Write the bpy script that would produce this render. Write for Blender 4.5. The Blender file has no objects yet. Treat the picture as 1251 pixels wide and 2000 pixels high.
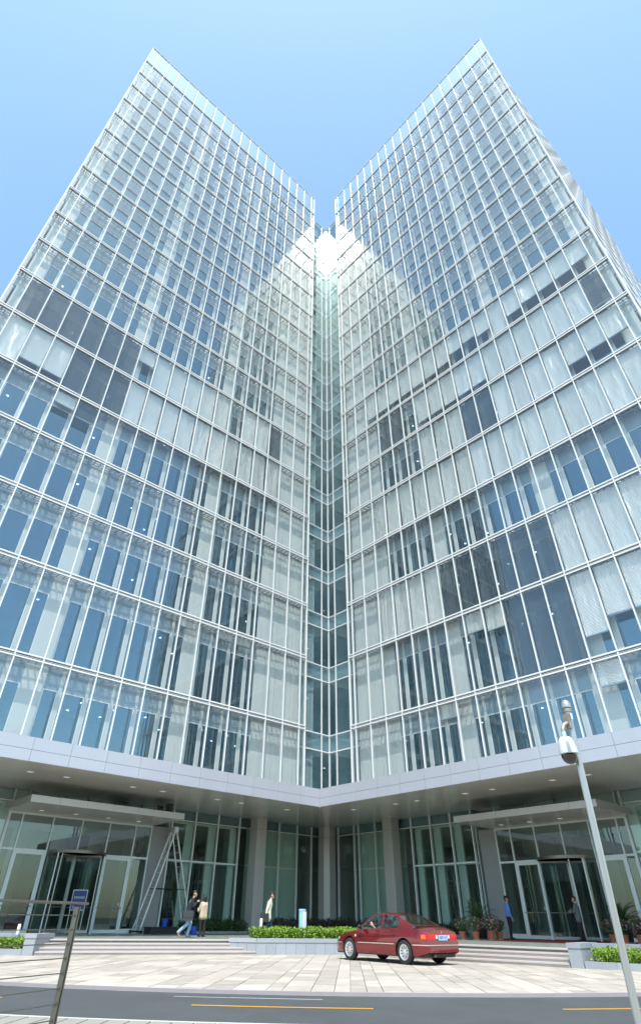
import bpy, bmesh, math, random
import numpy as np
from mathutils import Vector, Matrix

random.seed(7)
R = math.radians
SC = bpy.context.scene
COL = SC.collection

# ------------------------------------------------------------------ camera
EYE = 1.18                       # eye height above the forecourt paving
cam_d = Vector((-0.52941542, -0.59578757, 0.60395073))
cam_r = Vector((-0.7425367, 0.66973393, 0.00978353))
cam_u = Vector((0.4103152, 0.44327603, 0.7969616))
CAM = Vector((27.4406, 28.9764, EYE))
cd = bpy.data.cameras.new('camera')
cam = bpy.data.objects.new('camera', cd)
COL.objects.link(cam)
M = Matrix((cam_r, cam_u, -cam_d)).transposed().to_4x4()
M.translation = CAM
cam.matrix_world = M
cd.sensor_fit = 'VERTICAL'
cd.sensor_height = 36.0
cd.sensor_width = 24.0
cd.lens = 1079.2 / 2000 * 36
cd.shift_x = 13.8 / 2000
cd.shift_y = -22.4 / 2000
cd.clip_start = 0.1
cd.clip_end = 3000
SC.camera = cam

# ------------------------------------------------------------------ sky, sun, exposure
SUN_EL, SUN_AZ = 62.0, 46.5      # azimuth counted from +x towards +y
world = bpy.data.worlds.new('World')
SC.world = world
world.use_nodes = True
wn = world.node_tree
sky = wn.nodes.new('ShaderNodeTexSky')
sky.sky_type = 'NISHITA'
sky.sun_disc = False
sky.sun_elevation = R(SUN_EL)
sky.sun_rotation = R(90 - SUN_AZ)
sky.air_density = 1.0
sky.dust_density = 1.4
sky.ozone_density = 0.7
wb_ = wn.nodes.new('ShaderNodeMix'); wb_.data_type = 'RGBA'; wb_.blend_type = 'MULTIPLY'
wb_.inputs['Factor'].default_value = 1.0
wb_.inputs['B'].default_value = (0.88, 1.04, 1.0, 1)         # the photograph's cool white balance
wn.links.new(sky.outputs[0], wb_.inputs['A'])
wn.links.new(wb_.outputs['Result'], wn.nodes['Background'].inputs[0])
wn.nodes['Background'].inputs[1].default_value = 0.15
sd = bpy.data.lights.new('sun', 'SUN')
sd.energy = 2.2
sd.angle = R(0.53)
sd.color = (1.0, 0.96, 0.9)
sun = bpy.data.objects.new('sun', sd)
COL.objects.link(sun)
to_sun = Vector((math.cos(R(SUN_EL)) * math.cos(R(SUN_AZ)), math.cos(R(SUN_EL)) * math.sin(R(SUN_AZ)), math.sin(R(SUN_EL))))
sun.rotation_euler = to_sun.to_track_quat('Z', 'Y').to_euler()
sun.location = (20, 20, 120)
vs = SC.view_settings
vs.view_transform = 'Standard'
vs.look = 'None'
vs.gamma = 1.0
vs.exposure = 1.3
vs.use_curve_mapping = False
cy = SC.cycles
cy.use_denoising = True
cy.max_bounces = 10
cy.diffuse_bounces = 6
cy.glossy_bounces = 5
cy.transparent_max_bounces = 24
cy.transmission_bounces = 6
cy.sample_clamp_indirect = 12.0
cy.sample_clamp_direct = 0.0
cy.caustics_reflective = False
cy.caustics_refractive = False

# ------------------------------------------------------------------ materials
MATS = {}


def _new(name):
    m = bpy.data.materials.new(name)
    m.use_nodes = True
    MATS[name] = m
    return m, m.node_tree, m.node_tree.nodes['Principled BSDF']


def pbr(name, col, rough=0.5, metal=0.0, noise=0.0, scale=3.0, bump=0.0, bscale=40.0, island=0.0, coat=0.0, spec=0.5, stretch=None, emit=0.0, col2=None):
    """principled material with procedural variation in colour and relief"""
    m, nt, b = _new(name)
    N, L = nt.nodes, nt.links
    b.inputs['Base Color'].default_value = (*col, 1)
    b.inputs['Roughness'].default_value = rough
    b.inputs['Metallic'].default_value = metal
    b.inputs['Specular IOR Level'].default_value = spec
    b.inputs['Coat Weight'].default_value = coat
    b.inputs['Coat Roughness'].default_value = 0.03
    tc = N.new('ShaderNodeTexCoord')
    mp = N.new('ShaderNodeMapping')
    L.new(tc.outputs['Object'], mp.inputs[0])
    if stretch:
        mp.inputs['Scale'].default_value = stretch
    fac = None
    if noise > 0:
        nz = N.new('ShaderNodeTexNoise')
        nz.inputs['Scale'].default_value = scale
        nz.inputs['Detail'].default_value = 6
        nz.inputs['Roughness'].default_value = 0.65
        L.new(mp.outputs[0], nz.inputs['Vector'])
        fac = nz.outputs['Fac']
    if island > 0:
        g = N.new('ShaderNodeNewGeometry')
        oi = N.new('ShaderNodeObjectInfo')
        ad = N.new('ShaderNodeMath'); ad.operation = 'ADD'
        fr = N.new('ShaderNodeMath'); fr.operation = 'FRACT'
        L.new(g.outputs['Random Per Island'], ad.inputs[0])
        L.new(oi.outputs['Random'], ad.inputs[1])
        L.new(ad.outputs[0], fr.inputs[0])
        isl = fr.outputs[0]
    if noise > 0 or island > 0:
        mx = N.new('ShaderNodeMix'); mx.data_type = 'RGBA'
        c2 = col2 if col2 else tuple(min(1, c * (1 + noise + island)) for c in col)
        c1 = tuple(max(0, c * (1 - noise - island)) for c in col) if not col2 else col
        mx.inputs['A'].default_value = (*c1, 1)
        mx.inputs['B'].default_value = (*c2, 1)
        if noise > 0 and island > 0:
            a2 = N.new('ShaderNodeMath'); a2.operation = 'MULTIPLY_ADD'
            L.new(isl, a2.inputs[0]); a2.inputs[1].default_value = island / (noise + island)
            a3 = N.new('ShaderNodeMath'); a3.operation = 'MULTIPLY'
            L.new(fac, a3.inputs[0]); a3.inputs[1].default_value = noise / (noise + island)
            L.new(a3.outputs[0], a2.inputs[2])
            L.new(a2.outputs[0], mx.inputs['Factor'])
        else:
            L.new(fac if noise > 0 else isl, mx.inputs['Factor'])
        L.new(mx.outputs['Result'], b.inputs['Base Color'])
    if bump > 0:
        n2 = N.new('ShaderNodeTexNoise')
        n2.inputs['Scale'].default_value = bscale
        n2.inputs['Detail'].default_value = 4
        L.new(mp.outputs[0], n2.inputs['Vector'])
        bp = N.new('ShaderNodeBump')
        bp.inputs['Strength'].default_value = 0.5
        bp.inputs['Distance'].default_value = bump
        L.new(n2.outputs['Fac'], bp.inputs['Height'])
        L.new(bp.outputs[0], b.inputs['Normal'])
    if emit > 0:
        b.inputs['Emission Color'].default_value = (1, 0.97, 0.9, 1)
        b.inputs['Emission Strength'].default_value = emit
    return m


def glass(name, tint, f0=0.05, haze=0.06, haze_rough=0.16, wave=0.0, gcol=(1, 1, 1)):
    """thin architectural glass: tinted see-through plus Schlick reflection; a trace of dust gloss"""
    m, nt, b = _new(name)
    N, L = nt.nodes, nt.links
    N.remove(b)
    out = [n for n in N if n.type == 'OUTPUT_MATERIAL'][0]
    lw = N.new('ShaderNodeLayerWeight'); lw.inputs['Blend'].default_value = 0.5
    pw = N.new('ShaderNodeMath'); pw.operation = 'POWER'; pw.inputs[1].default_value = 5.0
    L.new(lw.outputs['Facing'], pw.inputs[0])
    ma = N.new('ShaderNodeMath'); ma.operation = 'MULTIPLY_ADD'
    L.new(pw.outputs[0], ma.inputs[0]); ma.inputs[1].default_value = 1 - f0; ma.inputs[2].default_value = f0
    tr = N.new('ShaderNodeBsdfTransparent'); tr.inputs[0].default_value = (*tint, 1)
    g1 = N.new('ShaderNodeBsdfGlossy'); g1.inputs['Roughness'].default_value = 0.0
    g2 = N.new('ShaderNodeBsdfGlossy'); g2.inputs['Roughness'].default_value = haze_rough
    g1.inputs['Color'].default_value = (*gcol, 1); g2.inputs['Color'].default_value = (*gcol, 1)
    mg = N.new('ShaderNodeMixShader'); mg.inputs[0].default_value = haze
    L.new(g1.outputs[0], mg.inputs[1]); L.new(g2.outputs[0], mg.inputs[2])
    mx = N.new('ShaderNodeMixShader')
    L.new(ma.outputs[0], mx.inputs[0]); L.new(tr.outputs[0], mx.inputs[1]); L.new(mg.outputs[0], mx.inputs[2])
    L.new(mx.outputs[0], out.inputs[0])
    if wave > 0:
        tc = N.new('ShaderNodeTexCoord'); nz = N.new('ShaderNodeTexNoise')
        nz.inputs['Scale'].default_value = 0.9; nz.inputs['Detail'].default_value = 1.5
        L.new(tc.outputs['Object'], nz.inputs['Vector'])
        bp = N.new('ShaderNodeBump'); bp.inputs['Strength'].default_value = 1.0; bp.inputs['Distance'].default_value = wave
        L.new(nz.outputs['Fac'], bp.inputs['Height'])
        L.new(bp.outputs[0], g1.inputs['Normal']); L.new(bp.outputs[0], g2.inputs['Normal'])
    return m


def blind(name, col, rough, metal, open_=0.0, period=0.07):
    """slatted blind: fine horizontal slats as relief, optionally see-through between the slats"""
    m, nt, b = _new(name)
    N, L = nt.nodes, nt.links
    b.inputs['Base Color'].default_value = (*col, 1)
    b.inputs['Roughness'].default_value = rough
    b.inputs['Metallic'].default_value = metal
    tc = N.new('ShaderNodeTexCoord')
    wv = N.new('ShaderNodeTexWave'); wv.wave_type = 'BANDS'; wv.bands_direction = 'Z'
    wv.inputs['Scale'].default_value = 0.314 / period
    L.new(tc.outputs['Object'], wv.inputs['Vector'])
    nz = N.new('ShaderNodeTexNoise'); nz.inputs['Scale'].default_value = 1.0; nz.inputs['Detail'].default_value = 3
    mp = N.new('ShaderNodeMapping'); mp.inputs['Scale'].default_value = (1.3, 1.3, 0.3); mp.inputs['Rotation'].default_value = (0.35, -0.35, 0)
    L.new(tc.outputs['Object'], mp.inputs[0])
    L.new(mp.outputs[0], nz.inputs['Vector'])
    ad = N.new('ShaderNodeMath'); ad.operation = 'MULTIPLY_ADD'
    L.new(nz.outputs['Fac'], ad.inputs[0]); ad.inputs[1].default_value = 9.0; L.new(wv.outputs['Fac'], ad.inputs[2])
    bp = N.new('ShaderNodeBump'); bp.inputs['Strength'].default_value = 0.9; bp.inputs['Distance'].default_value = 0.02
    L.new(ad.outputs[0], bp.inputs['Height']); L.new(bp.outputs[0], b.inputs['Normal'])
    if open_ > 0:
        out = [n for n in N if n.type == 'OUTPUT_MATERIAL'][0]
        tr = N.new('ShaderNodeBsdfTransparent')
        mx = N.new('ShaderNodeMixShader'); mx.inputs[0].default_value = open_
        L.new(b.outputs[0], mx.inputs[1]); L.new(tr.outputs[0], mx.inputs[2]); L.new(mx.outputs[0], out.inputs[0])
    return m


pbr('white_metal', (0.72, 0.72, 0.715), 0.38, 0.0, noise=0.04, scale=0.6)
pbr('white_panel', (0.57, 0.585, 0.58), 0.5, 0.0, noise=0.03, scale=0.5)
pbr('core_band', (0.33, 0.38, 0.40), 0.5)
pbr('core_panel', (0.42, 0.45, 0.47), 0.6)
pbr('end_dark', (0.20, 0.20, 0.20), 0.5)
pbr('hall_wall', (0.10, 0.11, 0.115), 0.7, noise=0.3, scale=0.2)
pbr('hall_roof', (0.34, 0.36, 0.38), 0.4, noise=0.2, scale=0.1)
pbr('spandrel', (0.25, 0.315, 0.375), 0.18, 0.0, noise=0.03, scale=0.4)
pbr('lobby_panel', (0.70, 0.74, 0.68), 0.6, noise=0.04, scale=0.6)
pbr('lobby_white', (0.80, 0.83, 0.81), 0.4)
pbr('far_ground', (0.075, 0.085, 0.06), 0.95, noise=0.3, scale=0.05)
pbr('dark_gap', (0.09, 0.09, 0.09), 0.6)
pbr('grate', (0.30, 0.33, 0.35), 0.5, 0.3)
pbr('ceiling', (0.62, 0.64, 0.63), 0.9)
pbr('room_wall', (0.60, 0.64, 0.64), 0.9, noise=0.35, scale=0.35)
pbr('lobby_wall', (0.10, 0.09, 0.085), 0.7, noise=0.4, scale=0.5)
pbr('lobby_floor', (0.12, 0.12, 0.11), 0.25)
pbr('red_panel', (0.55, 0.05, 0.06), 0.6)
pbr('blue_panel', (0.06, 0.40, 0.62), 0.6)
pbr('lamp', (0.9, 0.9, 0.88), 0.5, emit=4.0)
pbr('downlight', (0.85, 0.84, 0.8), 0.5, emit=0.10)
glass('skin_glass', (0.955, 0.97, 0.965), f0=0.052, haze=0.11, haze_rough=0.14, wave=0.0014)
glass('window_glass', (0.48, 0.62, 0.68), f0=0.15, haze=0.02, wave=0.001, gcol=(0.64, 0.86, 0.97))
glass('core_glass', (0.84, 0.90, 0.91), f0=0.11, haze=0.12, haze_rough=0.17, wave=0.001, gcol=(0.9, 1.0, 1.0))
glass('lobby_glass', (0.84, 0.91, 0.88), f0=0.06, haze=0.05, wave=0.0012)
glass('door_glass', (0.75, 0.83, 0.80), f0=0.05, haze=0.05)
blind('silver_blind', (0.88, 0.87, 0.86), 0.22, 0.72)
blind('dark_blind', (0.085, 0.115, 0.145), 0.35, 0.2, open_=0.45)
pbr('fascia', (0.46, 0.455, 0.50), 0.33, 0.25, noise=0.06, scale=1.0, stretch=(1.3, 1.3, 0.12))
pbr('joint', (0.05, 0.05, 0.05), 0.8)
pbr('soffit', (0.74, 0.70, 0.65), 0.20, 0.25, noise=0.06, scale=0.7)
pbr('canopy_edge', (0.50, 0.46, 0.435), 0.35, 0.4, noise=0.04, scale=0.6)
pbr('column', (0.52, 0.49, 0.455), 0.34, 0.15, noise=0.04, scale=0.8)
pbr('pillar_stone', (0.30, 0.30, 0.29), 0.4, 0.0, noise=0.1, scale=2)
pbr('chrome', (0.75, 0.75, 0.75), 0.14, 1.0)
pbr('steel', (0.44, 0.43, 0.41), 0.32, 0.6, noise=0.06, scale=6)
pbr('steel_dull', (0.20, 0.18, 0.15), 0.42, 0.85, noise=0.2, scale=9)
pbr('end_wall', (0.55, 0.54, 0.53), 0.6, noise=0.06, scale=0.4)
pbr('asphalt', (0.060, 0.065, 0.068), 0.85, noise=0.34, scale=0.7, bump=0.006, bscale=160)
pbr('paving', (0.41, 0.365, 0.315), 0.7, noise=0.36, scale=2.2, island=0.17, bump=0.002, bscale=60)
pbr('grout', (0.20, 0.18, 0.155), 0.95, noise=0.25, scale=4)
pbr('kerb', (0.33, 0.29, 0.295), 0.75, noise=0.12, scale=4)
pbr('sidewalk', (0.27, 0.255, 0.22), 0.85, noise=0.2, scale=5, bump=0.003, bscale=40)
pbr('yellow_paint', (0.60, 0.29, 0.012), 0.6, noise=0.12, scale=12)
pbr('white_paint', (0.55, 0.56, 0.53), 0.6, noise=0.10, scale=10)
pbr('step_stone', (0.46, 0.41, 0.38), 0.7, noise=0.10, scale=6, bump=0.002)
pbr('podium_stone', (0.22, 0.245, 0.22), 0.3, noise=0.25, scale=2)
pbr('grey_granite', (0.30, 0.32, 0.345), 0.6, noise=0.10, scale=9, island=0.08, bump=0.001, bscale=90)
pbr('soil', (0.05, 0.035, 0.02), 0.95, noise=0.3, scale=12)
pbr('hedge_leaf', (0.09, 0.19, 0.012), 0.55, island=0.4, col2=(0.24, 0.36, 0.03))
pbr('shrub_leaf', (0.015, 0.05, 0.012), 0.5, island=0.4, col2=(0.07, 0.12, 0.03))
pbr('shrub_red', (0.05, 0.045, 0.03), 0.5, island=0.4, col2=(0.10, 0.075, 0.05))
pbr('palm_leaf', (0.015, 0.045, 0.012), 0.4, island=0.4, col2=(0.05, 0.11, 0.03))
pbr('pot_leaf', (0.025, 0.06, 0.02), 0.5, island=0.4, col2=(0.10, 0.15, 0.05))
pbr('pink_flower', (0.42, 0.09, 0.20), 0.6, island=0.3, col2=(0.58, 0.25, 0.33))
pbr('orange_flower', (0.55, 0.12, 0.06), 0.6, island=0.3, col2=(0.7, 0.25, 0.12))
pbr('terracotta', (0.36, 0.12, 0.05), 0.75, noise=0.15, scale=14)
pbr('bark', (0.08, 0.06, 0.04), 0.9, noise=0.3, scale=30)
pbr('saucer', (0.75, 0.75, 0.72), 0.5)
pbr('carpet', (0.26, 0.035, 0.02), 0.95, noise=0.12, scale=20)
pbr('black_plastic', (0.015, 0.016, 0.017), 0.45)
pbr('black_mat', (0.022, 0.024, 0.024), 0.7, noise=0.3, scale=8)
pbr('rubber', (0.022, 0.022, 0.023), 0.75, noise=0.15, scale=20)
pbr('blue_plastic', (0.01, 0.07, 0.42), 0.4)
pbr('wood', (0.42, 0.30, 0.16), 0.7)
pbr('sign_blue', (0.009, 0.026, 0.14), 0.35)
pbr('sign_ink', (0.55, 0.60, 0.45), 0.5)
pbr('white_paint_metal', (0.80, 0.80, 0.80), 0.35)
pbr('cctv_white', (0.60, 0.59, 0.60), 0.3, coat=0.3)
pbr('cctv_band', (0.22, 0.26, 0.31), 0.4)
pbr('smoked', (0.012, 0.009, 0.006), 0.06, coat=1.0)
pbr('rust', (0.36, 0.31, 0.26), 0.5, 0.6, noise=0.5, scale=30)
pbr('aluminium', (0.80, 0.80, 0.80), 0.35, 0.5, noise=0.08, scale=10)
pbr('bollard_blue', (0.30, 0.50, 0.60), 0.15, 0.0, coat=0.8)
# car
pbr('car_paint', (0.21, 0.009, 0.013), 0.24, 0.5, coat=1.0)
glass('car_glass', (0.72, 0.78, 0.76), f0=0.10, haze=0.0)
pbr('tail_red', (0.62, 0.012, 0.012), 0.12, coat=1.0, emit=0.0)
pbr('tail_amber', (0.75, 0.16, 0.03), 0.12, coat=1.0)
pbr('lamp_white', (0.78, 0.74, 0.70), 0.12, coat=1.0)
pbr('rim', (0.62, 0.62, 0.63), 0.3, 0.6)
pbr('plate', (0.42, 0.58, 0.85), 0.4)
pbr('plate_ink', (0.02, 0.05, 0.25), 0.5)
pbr('strip', (0.75, 0.66, 0.60), 0.2, 0.6)
pbr('seat_cloth', (0.10, 0.095, 0.09), 0.9)
pbr('tissue_box', (0.08, 0.30, 0.60), 0.5)
# people
pbr('skin', (0.52, 0.28, 0.18), 0.55)
pbr('hair', (0.012, 0.010, 0.010), 0.45)
pbr('cloth_navy', (0.012, 0.013, 0.024), 0.8, noise=0.15, scale=20)
pbr('cloth_denim', (0.28, 0.38, 0.55), 0.85, noise=0.2, scale=14)
pbr('cloth_darkdenim', (0.02, 0.05, 0.10), 0.85, noise=0.2, scale=14)
pbr('cloth_beige', (0.46, 0.38, 0.26), 0.85, noise=0.1, scale=14)
pbr('cloth_cream', (0.72, 0.66, 0.50), 0.85, noise=0.08, scale=14)
pbr('cloth_black', (0.014, 0.012, 0.013), 0.8)
pbr('cloth_blue', (0.13, 0.24, 0.62), 0.8, noise=0.08, scale=14)
pbr('cloth_grey', (0.12, 0.14, 0.13), 0.8, noise=0.12, scale=14)
pbr('cloth_brown', (0.035, 0.022, 0.022), 0.85)
pbr('shoe_tan', (0.35, 0.20, 0.12), 0.6)
pbr('bag_grey', (0.035, 0.042, 0.044), 0.75, noise=0.15, scale=16)


# ------------------------------------------------------------------ mesh helpers
class MB:
    """collects shapes and links them as ONE mesh object"""

    def __init__(s):
        s.v, s.f, s.m = [], [], []

    def poly(s, pts, mi=0):
        n = len(s.v)
        s.v += [tuple(p) for p in pts]
        s.f.append(tuple(range(n, n + len(pts)))); s.m.append(mi)

    def box(s, x0, y0, z0, x1, y1, z1, mi=0):
        if x0 > x1: x0, x1 = x1, x0
        if y0 > y1: y0, y1 = y1, y0
        if z0 > z1: z0, z1 = z1, z0
        n = len(s.v)
        s.v += [(x0, y0, z0), (x1, y0, z0), (x1, y1, z0), (x0, y1, z0), (x0, y0, z1), (x1, y0, z1), (x1, y1, z1), (x0, y1, z1)]
        for q in ((0, 3, 2, 1), (4, 5, 6, 7), (0, 1, 5, 4), (1, 2, 6, 5), (2, 3, 7, 6), (3, 0, 4, 7)):
            s.f.append(tuple(n + i for i in q)); s.m.append(mi)
        return s

    def prism(s, pts, z0, z1, mi=0):
        """vertical prism over a plan polygon (counter-clockwise)"""
        a = sum(pts[i][0] * pts[(i + 1) % len(pts)][1] - pts[(i + 1) % len(pts)][0] * pts[i][1] for i in range(len(pts)))
        if a < 0: pts = pts[::-1]
        n, k = len(s.v), len(pts)
        s.v += [(p[0], p[1], z0) for p in pts] + [(p[0], p[1], z1) for p in pts]
        s.f.append(tuple(n + i for i in range(k - 1, -1, -1))); s.m.append(mi)
        s.f.append(tuple(n + k + i for i in range(k))); s.m.append(mi)
        for i in range(k):
            j = (i + 1) % k
            s.f.append((n + i, n + j, n + k + j, n + k + i)); s.m.append(mi)
        return s

    def tube(s, path, rad, seg=10, mi=0, cap=True):
        path = [Vector(p) for p in path]
        if not hasattr(rad, '__len__'): rad = [rad] * len(path)
        n = len(s.v)
        up = None
        for i, p in enumerate(path):
            d = (path[min(i + 1, len(path) - 1)] - path[max(i - 1, 0)]).normalized()
            if up is None:
                up = Vector((0, 0, 1)) if abs(d.z) < 0.9 else Vector((1, 0, 0))
            a = d.cross(up).normalized(); b = a.cross(d).normalized(); up = b
            for j in range(seg):
                t = 2 * math.pi * j / seg
                s.v.append(tuple(p + (a * math.cos(t) + b * math.sin(t)) * rad[i]))
        for i in range(len(path) - 1):
            for j in range(seg):
                k = (j + 1) % seg
                s.f.append((n + i * seg + j, n + i * seg + k, n + (i + 1) * seg + k, n + (i + 1) * seg + j)); s.m.append(mi)
        if cap:
            s.f.append(tuple(n + j for j in range(seg - 1, -1, -1))); s.m.append(mi)
            e = n + (len(path) - 1) * seg
            s.f.append(tuple(e + j for j in range(seg))); s.m.append(mi)
        return s

    def lathe(s, prof, seg=20, c=(0, 0, 0), mi=0, a0=0.0, a1=2 * math.pi, axis='z', caps=True):
        n = len(s.v)
        full = abs(a1 - a0 - 2 * math.pi) < 1e-6
        cols = seg if full else seg + 1
        for (r, z) in prof:
            for j in range(cols):
                t = a0 + (a1 - a0) * j / seg
                x, y = r * math.cos(t), r * math.sin(t)
                p = (x, y, z) if axis == 'z' else (x, z, y)
                s.v.append((c[0] + p[0], c[1] + p[1], c[2] + p[2]))
        for i in range(len(prof) - 1):
            for j in range(seg):
                k = (j + 1) % cols
                q = (n + i * cols + j, n + i * cols + k, n + (i + 1) * cols + k, n + (i + 1) * cols + j)
                s.f.append(q if axis == 'z' else q[::-1]); s.m.append(mi)
        if full and caps:
            if prof[0][0] > 1e-5:
                s.f.append(tuple(n + j for j in range(cols - 1, -1, -1))); s.m.append(mi)
            if prof[-1][0] > 1e-5:
                e = n + (len(prof) - 1) * cols
                s.f.append(tuple(e + j for j in range(cols))); s.m.append(mi)
        return s

    def xform(s, mat, start=0):
        for i in range(start, len(s.v)):
            s.v[i] = tuple(mat @ Vector(s.v[i]))
        return s

    def mesh(s, name, mats, smooth=False):
        me = bpy.data.meshes.new(name)
        me.from_pydata(s.v, [], s.f)
        for mt in (mats if isinstance(mats, (list, tuple)) else [mats]):
            me.materials.append(MATS[mt])
        if len(me.materials) > 1:
            me.polygons.foreach_set('material_index', s.m)
        if smooth:
            me.polygons.foreach_set('use_smooth', [True] * len(me.polygons))
            if hasattr(me, 'set_sharp_from_angle'):
                me.set_sharp_from_angle(angle=R(40))
        me.update()
        return me

    def obj(s, name, mats, parent=None, smooth=False, **kw):
        o = bpy.data.objects.new(name, s.mesh(name, mats, smooth))
        COL.objects.link(o)
        if parent is not None: o.parent = parent
        for k, v in kw.items(): o[k] = v
        return o


def thing(name, label, cat, loc=(0, 0, 0), rz=0.0, group=None):
    o = bpy.data.objects.new(name, None)
    o.empty_display_size = 0.3
    COL.objects.link(o)
    o.location = loc
    o.rotation_euler = (0, 0, rz)
    o['label'] = label
    o['category'] = cat
    if group: o['group'] = group
    return o


def copy_tree(o, parent=None):
    c = o.copy()
    COL.objects.link(c)
    c.parent = parent
    for ch in o.children:
        copy_tree(ch, c)
    return c


def onebox(name, b, mat, parent=None, **kw):
    return MB().box(*b).obj(name, mat, parent, **kw)


def screen_area(cx, cy_, cz, size):
    """rough picture size of a piece, to rank pieces"""
    d = Vector((cx, cy_, cz)) - CAM
    w = d.dot(cam_d)
    if w <= 0.5: return 0.0
    x = d.dot(cam_r) / w; y = d.dot(cam_u) / w
    inside = abs(x) < 0.62 and abs(y) < 0.97
    return (size / w ** 2) * (1.0 if inside else 1e-4)

# ------------------------------------------------------------------ ground, road, forecourt
Q2 = math.sqrt(0.5)


def tw(t, w):
    return ((w - t) * Q2, (w + t) * Q2)


def curve(w0, t):
    """one of the parallel curves that the road follows"""
    s = max(-16, min(16, t))
    w = w0 - 0.0205 * s * s - 0.6 * (abs(t) - abs(s))
    return tw(t, w)


def band(mb, wa, wb, t0, t1, z, n=60, mi=0):
    pa = [curve(wa, t0 + (t1 - t0) * i / n) for i in range(n + 1)]
    pb = [curve(wb, t0 + (t1 - t0) * i / n) for i in range(n + 1)]
    for i in range(n):
        mb.poly([(*pa[i], z), (*pa[i + 1], z), (*pb[i + 1], z), (*pb[i], z)][::-1], mi)


def fix_up(mb):
    """flip faces that look down (flat sheets)"""
    for i, f in enumerate(mb.f):
        a, b, c = (Vector(mb.v[k]) for k in f[:3])
        if (b - a).cross(c - a).z < 0: mb.f[i] = f[::-1]
    return mb


g = MB()
g.poly([(-900, -900, -0.22), (900, -900, -0.22), (900, 900, -0.22), (-900, 900, -0.22)])
g.obj('ground', 'far_ground', kind='structure')
Z_ROAD = -0.06
r = MB(); band(r, 24.7, 29.4, -60, 60, Z_ROAD, 120); fix_up(r)
r.obj('road', 'asphalt', kind='structure')
FRONT = 24.80
b = MB()
for i in range(60):
    t0, t1 = -30 + i, -29 + i
    p = [curve(FRONT + 0.09, t0), curve(FRONT + 0.09, t1), curve(FRONT, t1), curve(FRONT, t0)]
    b.prism(p, -0.2, 0.002)
b.obj('plaza_kerb', 'kerb', kind='structure')
b = MB()
for i in range(60):
    t0, t1 = -30 + i, -29 + i
    p = [curve(29.12, t0), curve(29.12, t1), curve(28.98, t1), curve(28.98, t0)]
    b.prism(p, -0.2, -0.03)
b.obj('sidewalk_kerb', 'white_paint', kind='structure')
b = MB(); band(b, 29.1, 70, -60, 60, -0.035, 60); fix_up(b)
near_walk = b.obj('sidewalk', 'sidewalk', kind='structure')
for i in range(46):                                   # narrow paving strips of the near sidewalk
    t0 = -13 + i * 0.32
    pts = [curve(29.13, t0 + 0.012), curve(29.13, t0 + 0.308), curve(30.6, t0 + 0.308), curve(30.6, t0 + 0.012)]
    MB().prism(pts, -0.06, -0.022).obj('paving_slab', 'sidewalk', near_walk)


def marking(w0, width, t0, t1, mat, name):
    m_ = MB(); band(m_, w0 - width / 2, w0 + width / 2, t0, t1, Z_ROAD + 0.004, 16); fix_up(m_)
    m_.obj(name, mat, ROADMARK)


ROADMARK = [o for o in COL.objects if o.name == 'road'][0]
marking(26.82, 0.12, -9.5, -5.5, 'yellow_paint', 'lane_marking')
marking(26.82, 0.12, -1.75, 1.47, 'yellow_paint', 'lane_marking')
marking(26.82, 0.12, 4.85, 9.0, 'yellow_paint', 'lane_marking')
marking(25.55, 0.06, -1.27, 0.54, 'white_paint', 'lane_marking')
marking(25.58, 0.05, -2.4, -1.27, 'white_paint', 'lane_marking')

# forecourt: bedding and granite slabs in strips
bed = MB()
band(bed, -12, FRONT, -30, 30, -0.035, 60); fix_up(bed)
plaza = bed.obj('plaza', 'grout', kind='structure')
A0, A1, A2, A3, A4 = (17.3, 2.2), (9.6, 5.7), (6.3, 7.5), (6.1, 10.6), (5.5, 17.1)


def front_w(t):
    """depth of the podium foot line at a sideways place t"""
    pts = [(-30, 4.0), (-12.5, 12.4), (-10.68, 13.79), (-2.76, 10.82), (0.85, 9.76), (3.18, 11.81), (8.2, 15.98), (11, 17.5), (30, 30)]
    for (ta, wa), (tb, wb) in zip(pts, pts[1:]):
        if ta <= t <= tb: return wa + (wb - wa) * (t - ta) / (tb - ta)
    return 10


slabs = []
t = -13.5
rs = random.Random(3)
while t < 12.5:
    wd = rs.choice([0.34, 0.48, 0.6, 0.6, 0.72])
    t1 = t + wd
    wlo = min(front_w(t), front_w(t1)) - 0.5
    fw0, fw1 = (Vector(curve(FRONT, t)).dot((Q2, Q2)), Vector(curve(FRONT, t1)).dot((Q2, Q2)))
    w = fw0 + rs.uniform(0, 0.9)
    first = True
    while w > wlo:
        w2 = w - rs.choice([0.75, 1.0, 1.2, 1.45])
        gp = 0.007
        a_, b_ = min(w, fw0 - 0.006), min(w, fw1 - 0.006)
        if a_ - w2 > 0.12:
            pts = [tw(t + gp, w2 + gp), tw(t1 - gp, w2 + gp), tw(t1 - gp, b_ - gp), tw(t + gp, a_ - gp)]
            slabs.append((pts, w2))
        w = w2
    t = t1
slabs.sort(key=lambda q: -q[1])
rest = MB()
for i, (pts, w2) in enumerate(slabs):
    dz = rs.uniform(-0.003, 0.003)
    if i < 300:
        MB().prism(pts, -0.03, dz).obj('paving_slab', 'paving', plaza)
    else:
        rest.prism(pts, -0.03, dz)
rest.obj('far_paving', 'paving', plaza, kind='stuff')

# ------------------------------------------------------------------ podium, steps
POD = 0.46


def off(a, bb, d):
    """a line moved towards the building"""
    v = Vector(bb) - Vector(a); v.normalize()
    n = Vector((v.y, -v.x))
    if n.dot(Vector((1, 1))) > 0: n = -n
    return (Vector(a) + n * d, Vector(bb) + n * d)


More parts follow.
